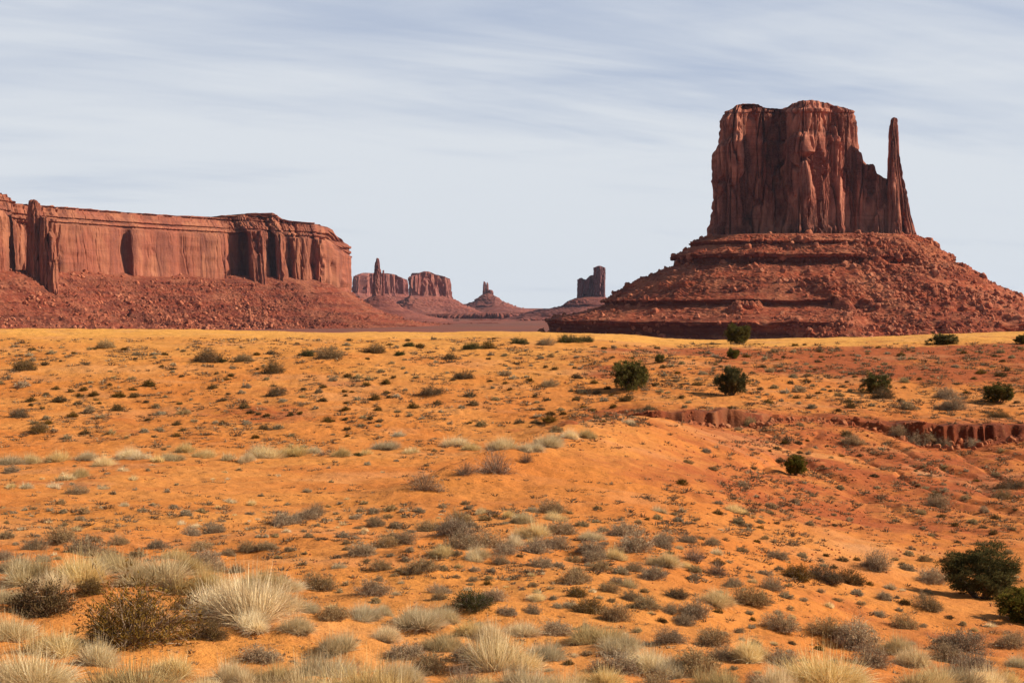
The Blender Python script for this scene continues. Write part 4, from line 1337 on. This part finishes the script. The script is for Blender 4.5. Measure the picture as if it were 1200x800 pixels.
# (kind, px of foot, py of foot, width in photo pixels)
PLANTS = [
    ('G', 34, 800, 100), ('G', 152, 815, 105), ('D', 45, 717, 84), ('D', 158, 752, 118), ('D', 243, 746, 40), ('G', 275, 724, 104), ('G', 178, 678, 72), ('G', 35, 680, 64), ('G', 88, 681, 66),
    ('D', 106, 694, 38), ('D', 225, 712, 40), ('S', 100, 648, 46), ('S', 43, 643, 30), ('S', 72, 633, 34), ('S', 139, 637, 23), ('S', 184, 642, 24), ('S', 164, 651, 19), ('S', 224, 627, 24), ('S', 250, 624, 32),
    ('S', 236, 643, 25), ('S', 242, 660, 34), ('S', 290, 645, 25), ('S', 268, 650, 20), ('S', 5, 656, 22), ('S', 7, 630, 22), ('G', 205, 655, 30), ('S', 128, 655, 30),
    ('G', 12, 544, 30), ('G', 35, 543, 24), ('S', 14, 553, 25), ('G', 70, 541, 26), ('G', 100, 538, 24), ('G', 124, 546, 28), ('G', 150, 536, 28), ('G', 165, 538, 22), ('G', 187, 540, 17),
    ('G', 205, 539, 25), ('G', 219, 529, 22), ('G', 238, 536, 24), ('G', 265, 539, 19), ('G', 286, 540, 20), ('T', 300, 532, 24), ('G', 318, 536, 34), ('G', 345, 534, 30), ('G', 367, 531, 20), ('T', 380, 533, 13), ('G', 396, 534, 22),
    ('G', 90, 559, 22), ('G', 78, 562, 18), ('G', 30, 572, 18), ('G', 65, 572, 16), ('S', 92, 579, 30), ('G', 122, 573, 13), ('G', 145, 552, 13),
    ('M', 419, 534, 12), ('G', 430, 532, 14), ('G', 455, 526, 27), ('G', 481, 531, 18), ('G', 466, 511, 17), ('T', 497, 574, 42), ('T', 545, 556, 28), ('T', 580, 553, 46), ('T', 617, 541, 20), ('G', 535, 522, 27), ('G', 552, 527, 22),
    ('G', 590, 526, 32), ('G', 622, 527, 27), ('G', 640, 521, 36), ('G', 668, 513, 20), ('G', 686, 512, 20), ('S', 650, 506, 20),
    ('S', 441, 616, 24), ('S', 438, 601, 16), ('S', 501, 622, 34), ('S', 538, 612, 36), ('S', 531, 627, 44), ('S', 424, 648, 36), ('S', 452, 641, 30), ('S', 475, 636, 27), ('S', 494, 668, 42), ('S', 540, 642, 42), ('S', 572, 641, 38),
    ('S', 590, 649, 28), ('S', 587, 660, 22), ('S', 370, 689, 38), ('S', 435, 697, 42), ('S', 514, 694, 26), ('M', 553, 712, 50), ('S', 580, 703, 28), ('S', 592, 719, 26), ('G', 320, 714, 62), ('G', 360, 716, 28), ('S', 390, 723, 36),
    ('G', 428, 724, 42), ('G', 483, 731, 52), ('G', 518, 728, 42), ('G', 553, 744, 40), ('G', 592, 780, 82), ('G', 574, 746, 48), ('G', 345, 818, 84), ('G', 425, 822, 96), ('S', 475, 768, 44), ('S', 505, 784, 46), ('T', 545, 806, 46),
    ('S', 313, 642, 26), ('S', 330, 614, 30), ('S', 360, 608, 28), ('S', 345, 612, 22), ('S', 370, 603, 24),
    ('S', 643, 601, 32), ('G', 612, 612, 28), ('G', 622, 627, 38), ('S', 655, 624, 37), ('S', 630, 646, 36), ('S', 654, 641, 32), ('S', 633, 664, 32), ('S', 672, 682, 40), ('D', 676, 698, 32), ('S', 695, 646, 36), ('S', 692, 656, 26),
    ('S', 703, 668, 28), ('S', 732, 626, 38), ('S', 745, 643, 50), ('S', 775, 641, 26), ('S', 780, 634, 22), ('S', 805, 635, 28), ('S', 766, 677, 36), ('G', 776, 660, 38), ('T', 812, 656, 28), ('T', 840, 673, 34), ('D', 692, 717, 44), ('S', 725, 727, 38),
    ('S', 716, 693, 26), ('S', 740, 702, 30), ('D', 795, 700, 32), ('G', 842, 707, 42), ('S', 875, 707, 42), ('S', 815, 721, 42), ('S', 802, 731, 30), ('S', 718, 787, 54), ('G', 757, 782, 58), ('G', 692, 753, 58), ('S', 835, 756, 42),
    ('S', 845, 771, 34), ('S', 818, 784, 56), ('G', 664, 816, 64), ('T', 885, 799, 28),
    ('D', 935, 677, 42), ('D', 965, 679, 42), ('D', 995, 683, 38), ('S', 1026, 666, 40), ('S', 1094, 681, 42), ('S', 968, 742, 46), ('S', 1006, 753, 54), ('S', 1131, 762, 58), ('S', 1188, 757, 38), ('S', 1021, 781, 52), ('S', 1137, 786, 52),
    ('G', 958, 800, 92), ('S', 915, 776, 42), ('G', 1085, 804, 70), ('S', 912, 735, 40), ('S', 905, 690, 30), ('S', 1060, 735, 34), ('S', 1085, 712, 34), ('G', 1180, 800, 40),
    ('G', 232, 692, 60), ('G', 258, 702, 52), ('G', 302, 690, 52), ('G', 140, 666, 54), ('G', 8, 706, 44), ('G', 64, 764, 62), ('G', 8, 746, 60), ('S', 302, 772, 40), ('G', 385, 792, 62), ('S', 250, 668, 30), ('S', 205, 690, 36),
    ('G', 522, 762, 50), ('S', 552, 772, 40), ('G', 612, 742, 40), ('G', 722, 760, 52), ('S', 650, 742, 40), ('S', 782, 752, 36), ('G', 882, 770, 44), ('G', 1004, 806, 52), ('G', 1042, 762, 42), ('S', 1108, 772, 44), ('G', 1152, 804, 54),
    ('S', 455, 806, 46), ('G', 620, 806, 60), ('S', 770, 812, 50), ('G', 840, 808, 56), ('G', 235, 812, 50),
    ('G', 118, 776, 52), ('G', 200, 790, 48), ('G', 62, 690, 46), ('G', 210, 668, 46), ('G', 330, 690, 40), ('G', 300, 735, 44), ('G', 345, 738, 40), ('G', 270, 800, 52), ('G', 318, 796, 56), ('G', 470, 800, 58),
    ('G', 395, 760, 46), ('G', 450, 748, 36), ('G', 560, 808, 54), ('G', 700, 800, 54), ('G', 640, 770, 42), ('G', 790, 790, 46), ('G', 905, 812, 60), ('G', 1070, 778, 40), ('G', 1120, 806, 54), ('G', 15, 668, 40), ('G', 118, 672, 40),
    ('G', 600, 640, 30), ('G', 560, 655, 30), ('G', 520, 650, 28), ('G', 655, 610, 26), ('G', 690, 632, 28), ('G', 720, 655, 30),
    ('D', 1183, 572, 36), ('S', 1100, 594, 32), ('S', 1177, 584, 30), ('S', 936, 459, 21), ('S', 982, 464, 16), ('D', 1035, 467, 36), ('S', 1108, 467, 34), ('S', 1120, 479, 34), ('D', 1172, 489, 25), ('S', 1063, 479, 23),
    ('S', 877, 496, 26), ('S', 865, 504, 13), ('S', 937, 499, 15), ('D', 992, 511, 19), ('S', 998, 520, 27), ('S', 1052, 509, 24), ('S', 1075, 518, 36), ('S', 1088, 514, 25), ('S', 1105, 520, 25), ('S', 1140, 523, 28),
    ('D', 737, 469, 22), ('G', 735, 496, 14), ('S', 740, 499, 14), ('D', 800, 567, 20), ('S', 870, 570, 18), ('S', 808, 543, 14), ('S', 837, 551, 14), ('S', 828, 530, 15), ('G', 774, 600, 18),
    ('M', 555, 409, 28), ('D', 573, 408, 20), ('D', 441, 413, 30), ('M', 468, 416, 18), ('M', 480, 406, 18), ('D', 493, 407, 11), ('D', 528, 421, 18), ('M', 607, 403, 20), ('D', 545, 443, 24), ('S', 590, 440, 18), ('D', 505, 462, 30), ('D', 485, 478, 16),
    ('S', 645, 452, 28), ('S', 640, 404, 26), ('M', 664, 401, 34), ('M', 688, 400, 26),
    ('D', 245, 424, 34), ('M', 259, 424, 14), ('S', 287, 423, 26), ('M', 359, 417, 26), ('S', 385, 420, 36), ('D', 320, 437, 32), ('S', 125, 407, 27), ('S', 159, 416, 14), ('D', 28, 433, 34), ('S', 28, 453, 19), ('D', 175, 452, 19),
    ('D', 109, 464, 15), ('D', 36, 470, 16), ('D', 70, 470, 22), ('D', 90, 474, 14), ('D', 140, 465, 18), ('D', 157, 465, 14), ('D', 138, 481, 20), ('D', 22, 489, 30), ('D', 84, 488, 16), ('S', 105, 483, 18), ('D', 287, 478, 18),
    ('S', 213, 485, 18), ('D', 310, 503, 16), ('D', 340, 487, 12), ('D', 352, 485, 10), ('D', 383, 494, 18), ('D', 378, 470, 14), ('S', 374, 460, 14), ('D', 325, 463, 24), ('D', 45, 506, 28), ('D', 262, 497, 12),
]
ANCHORS = [(j[0], j[1], j[5]) for j in JUNIPERS] + [
    (158, 752, 'the big dark bush at the lower left'), (553, 712, 'the dark green foreground bush'), (497, 574, 'the bare bush at the spur foot'), (580, 553, 'the wide bare bush by the wash'),
    (592, 780, 'the big straw clump at bottom centre'), (555, 409, 'the green mound bush on the crest'), (245, 424, 'the dark bush on the left crest'), (318, 536, 'the widest straw clump of the wash'),
    (757, 782, 'the straw and grey pair at the bottom'), (1075, 518, 'the shrub below the tall right bank'), (494, 668, 'the round grey mid-foreground shrub'), (965, 679, 'the dark brush row'), (745, 643, 'the wide grey shrub on the spur')]
OWN = {(158, 752): 'largest dark olive bush with grey twigs, on a sand mound at the lower left', (553, 712): 'dark green rounded bush among grey shrubs in the centre foreground',
       (497, 574): 'bare purple-brown twiggy bush at the foot of the sandy spur', (580, 553): 'wide bare twiggy bush beside pale grass at the wash',
       (592, 780): 'big bright straw-coloured grass clump at the bottom centre', (555, 409): 'low dark green mound bush on the sand crest in the middle', (245, 424): 'dark low bush mound on the left part of the far sand crest',
       (318, 536): 'widest pale straw grass clump in the row along the wash', (757, 782): 'straw grass clump grown together with a grey shrub, at the bottom right of centre',
       (1075, 518): 'wide grey shrub lying right below the tall right cut bank', (494, 668): 'round light grey shrub alone on open sand in the middle foreground',
       (965, 679): 'middle one of three dark brown bushes in a row, left of the large juniper', (745, 643): 'wide grey shrub on the lower sandy spur, broadest of its neighbours',
       (34, 800): 'large straw grass clump in the lower left corner', (152, 815): 'large straw grass clump at the bottom, under the big dark bush', (345, 818): 'whitish straw grass clump at the bottom edge, left of a bigger one',
       (425, 822): 'biggest whitish straw grass clump at the bottom edge', (1183, 572): 'dark shrub near the right edge on the red slope below the bank',
       (958, 800): 'very wide straw grass clump at the bottom right edge', (419, 534): 'tiny dark green bush among the pale grass of the wash'}
NOUN = {'G': 'straw grass clump', 'S': 'grey-brown shrub', 'B': 'pale grey shrub', 'D': 'dark olive-brown shrub', 'M': 'green bush', 'T': 'bare twiggy bush'}
ORD = ['nearest', 'second', 'third', 'fourth', 'fifth', 'sixth', 'seventh', 'eighth', 'ninth', 'tenth', 'eleventh', 'twelfth', 'thirteenth', 'fourteenth', 'fifteenth', 'sixteenth', 'seventeenth', 'eighteenth', 'nineteenth', 'twentieth']


def make_labels():
    bins = {}
    for i, (k, px, py, w) in enumerate(PLANTS):
        if (px, py) in OWN:
            continue
        ax, ay, an = min(ANCHORS, key=lambda a: math.hypot((a[0] - px) * 0.7, (a[1] - py) * 1.5))
        dx, dy = (px - ax) * 0.7, (py - ay) * 1.5
        if abs(dx) >= abs(dy):
            side = 'right of' if dx > 0 else 'left of'
        else:
            side = 'in front of' if dy > 0 else 'behind'
        bins.setdefault((k, side, an), []).append((math.hypot(dx, dy), i))
    lab = {}
    for (k, side, an), L in bins.items():
        for n, (_d, i) in enumerate(sorted(L)):
            size = '' if len(L) > 1 else 'single larger '
            lab[i] = (f'{ORD[n]} larger {NOUN[k]} {side} {an}' if len(L) > 1 else f'only larger {NOUN[k]} {side} {an}')
    for i, p in enumerate(PLANTS):
        if (p[1], p[2]) in OWN:
            lab[i] = OWN[(p[1], p[2])]
    return lab


# sand heaped round the bigger plants of the foreground
build_lookup()
NEWM = []
for (k_, px_, py_, w_) in PLANTS:
    if w_ >= 36 and py_ > 590:
        x_, y_, _z = hit(px_, min(py_, 806))
        NEWM.append((x_, y_, w_ * y_ / F * 0.75, 0.09 * w_ * y_ / F))
MOUNDS.extend(NEWM)
build_lookup()

build_ground()

GROUPN = {'B': 'pale grey shrubs', 'G': 'straw grass clumps', 'S': 'grey-brown shrubs', 'D': 'dark shrubs', 'M': 'green bushes', 'T': 'bare bushes'}
for (px_, py_, w_, h_, lab_, _a) in JUNIPERS:
    place('J', px_, py_, w_, lab_, 'junipers scattered over the sand', h_)
LAB = make_labels()
for i_, (k_, px_, py_, w_) in enumerate(PLANTS):
    place(k_, px_, py_, w_ * (1.36 if py_ > 590 else 1.42 if k_ in 'GT' else 1.15), LAB[i_], GROUPN[k_])


def on_bank(X, Y):
    px = 600 + F * X / Y
    return 640 < px < 1260 and -2.2 < Y - np.interp(px, BANK_PX, BANK_Y) < 1.6


def scatter(n, x0, x1, y0, y1, wmin, wmax, kinds, label, group, seed, dens=None, gap=0.8, taken=[(j[0], j[1], j[2]) for j in JUNIPERS] + [(p[1], p[2], p[3]) for p in PLANTS]):
    r = random.Random(seed)
    done = tries = 0
    while done < n and tries < n * 60:
        tries += 1
        px, py = r.uniform(x0, x1), r.uniform(y0, y1)
        w = wmin + (wmax - wmin) * r.random() ** 2.0
        w *= 0.75 + 0.5 * (py - y0) / max(1, y1 - y0)
        if dens is not None and r.random() > dens(px, py):
            continue
        if any(abs(px - a) < (w + c) * 0.5 * gap and abs(py - b) < (w + c) * 0.22 * gap for a, b, c in taken):
            continue
        bx, by, _ = hit(px, py, False)
        if on_bank(bx, by):
            continue
        taken.append((px, py, w))
        k = r.choice(kinds)
        place(k, px, py, w, label[k], group[k])
        done += 1


def clumpy(scale, thr, seed):
    def f(px, py):
        return 1.0 if float(perlin(px / scale, py / (scale * 0.45), 0.3, seed)) > thr else 0.25
    return f


def zone(lbl, grp):
    return ({k: f'small {NOUN[k]} dotted {lbl}' for k in NOUN}, {k: f'small {NOUN[k]}s {grp}' for k in NOUN})


Lz, Gz = zone('over the far left sand slope', 'on the far left slope')
scatter(120, 0, 420, 397, 515, 7, 17, 'SDBDD', Lz, Gz, 1, clumpy(60, -0.05, 70))
Lz, Gz = zone('over the far sand slope left of the round juniper', 'on the far middle slope')
scatter(100, 410, 720, 397, 500, 8, 20, 'SDBDB', Lz, Gz, 2, clumpy(55, -0.05, 71))
Lz, Gz = zone('over the right crest below the talus cone', 'on the right crest')
scatter(150, 760, 1200, 404, 482, 7, 19, 'SBDBD', Lz, Gz, 3, clumpy(60, -0.15, 72))
Lz, Gz = zone('over the red slope below the right cut bank', 'on the red slope')
scatter(75, 880, 1200, 512, 640, 8, 20, 'BSD', Lz, Gz, 4, clumpy(70, -0.1, 73))
Lz, Gz = zone('along the sandy wash on the left', 'in the wash')
scatter(45, 0, 520, 515, 600, 8, 18, 'GSGB', Lz, Gz, 5, clumpy(70, 0.0, 74))
Lz, Gz = zone('over the open sand left of centre, before the wash', 'on the left foreground sand')
scatter(95, 0, 560, 590, 700, 10, 30, 'SBG', Lz, Gz, 6, clumpy(80, 0.0, 75))
Lz, Gz = zone('over the sandy spur and the sand in front of it', 'on the spur')
scatter(75, 540, 900, 590, 790, 11, 30, 'SBGD', Lz, Gz, 7, clumpy(80, 0.0, 76))
Lz, Gz = zone('between the big shrubs of the right foreground', 'in the right foreground')
scatter(60, 860, 1200, 640, 790, 12, 34, 'SBGD', Lz, Gz, 8, clumpy(80, 0.0, 77))


Lz, Gz = zone('among the larger shrubs of the middle foreground', 'in the middle foreground')
scatter(60, 380, 920, 596, 720, 15, 40, 'SBSG', Lz, Gz, 9, clumpy(60, 0.05, 78), 0.55)


def ground_scrub():
    """the countless low tufts and dry weeds between the shrubs, and stones on the sand: one mesh each"""
    rs = np.random.RandomState(17)
    temps = []
    for i in range(10):
        n = 20
        a = rs.uniform(0, 6.283, n)
        rr = np.sqrt(rs.rand(n)) * 0.35
        root = np.stack([rr * np.cos(a), rr * np.sin(a), np.full(n, -0.03)], -1)
        tl = np.clip(rr / 0.35 * 1.0 + rs.normal(size=n) * 0.35, -1.2, 1.2)
        d = np.stack([np.sin(tl) * np.cos(a), np.sin(tl) * np.sin(a), np.cos(tl)], -1)
        temps.append(blade_mesh('', root, d, rs.uniform(0.25, 0.55, n), np.full(n, 0.11), rs.uniform(0, 0.3, n), rs.rand(n), 1, rs))
    zones = [  # count, px0, px1, py0, py1, width px
        (3400, -30, 760, 396, 525, 3, 9), (2300, 740, 1230, 402, 500, 3, 9.5), (2000, 780, 1230, 500, 640, 3, 10), (500, -30, 640, 500, 610, 3, 9), (1000, -30, 640, 590, 690, 4, 12), (900, 560, 960, 560, 690, 4, 12),
        (650, -30, 1230, 680, 805, 4, 11), (450, 560, 960, 480, 580, 2.5, 7)]
    VV, FF, TT_, off = [], [], [], 0
    for (n, x0, x1, y0, y1, w0, w1) in zones:
        px, py = rs.uniform(x0, x1, n * 3), rs.uniform(y0, y1, n * 3)
        cl = perlin(px / 45, py / 18, 0.5, 81) + 0.7 * perlin(px / 14, py / 6, 0.2, 82)
        keep = np.nonzero(rs.rand(n * 3) < np.clip(0.30 + 1.3 * cl, 0.03, 1))[0][:n]
        for i in keep:
            if 540 < px[i] < 840 and 500 < py[i] < 600 - (px[i] - 540) * 0.1 and rs.rand() < 0.75:
                continue
            X, Y, Z = hit(px[i], py[i], False)
            if (145 < Y and py[i] < 396) or on_bank(X, Y):
                continue
            s = (w0 + (w1 - w0) * rs.rand() ** 2) * Y / F
            v, f, t = temps[rs.randint(10)]
            c, sn = math.cos(i), math.sin(i)
            q = np.stack([v[:, 0] * c - v[:, 1] * sn, v[:, 0] * sn + v[:, 1] * c, v[:, 2] * rs.uniform(0.5, 1.0)], -1) * s * 1.3
            VV.append(q + np.array([X, Y, Z]))
            FF.append(f + off)
            TT_.append(np.clip(t * 0.6 + rs.uniform(-0.1, 0.5), 0, 1))
            off += len(v)
    o = link('ground_scrub', mesh_np('ground_scrub', np.concatenate(VV), [np.concatenate(FF)], False, {'tone': np.concatenate(TT_)}), mat=M_COVER)
    tag(o, 'low dry tufts and weeds strewn all over the sand', 'ground cover', kind='stuff')
    pts, sz = [], []
    for (n, x0, x1, y0, y1, w0, w1) in ((1500, -30, 1230, 640, 810, 0.8, 3.5), (1300, 820, 1230, 510, 650, 0.8, 3.5), (800, -30, 820, 540, 650, 0.6, 2.2), (700, 620, 1230, 480, 530, 0.8, 3.2), (700, 660, 1230, 402, 470, 0.7, 2.4)):
        px, py = rs.uniform(x0, x1, n * 2), rs.uniform(y0, y1, n * 2)
        cl = perlin(px / 60, py / 25, 0.5, 91)
        keep = np.nonzero(rs.rand(n * 2) < np.clip(0.4 + 1.2 * cl, 0.03, 1))[0][:n]
        for i in keep:
            X, Y, Z = hit(px[i], py[i], False)
            s = (w0 + (w1 - w0) * rs.rand() ** 3) * Y / F * 0.5
            pts.append((X, Y, Z + s * 0.2))
            sz.append(s)
    for n in range(420):
        bp = rs.uniform(690, 1240)
        Y = np.interp(bp, BANK_PX, BANK_Y) - 0.2 - 2.2 * rs.rand() ** 1.5
        X = (bp - 600) / F * Y
        s = 0.06 + 0.22 * rs.rand() ** 3
        pts.append((X, Y, float(ground_z(np.array([X]), np.array([Y]))[0]) + s * 0.3))
        sz.append(s)
    b = boulders('loose_stones', np.array(pts), np.array(sz), M_STONE, None, 4)
    tag(b, 'loose red stones and clods lying on the sand', 'stones', kind='stuff')


ground_scrub()
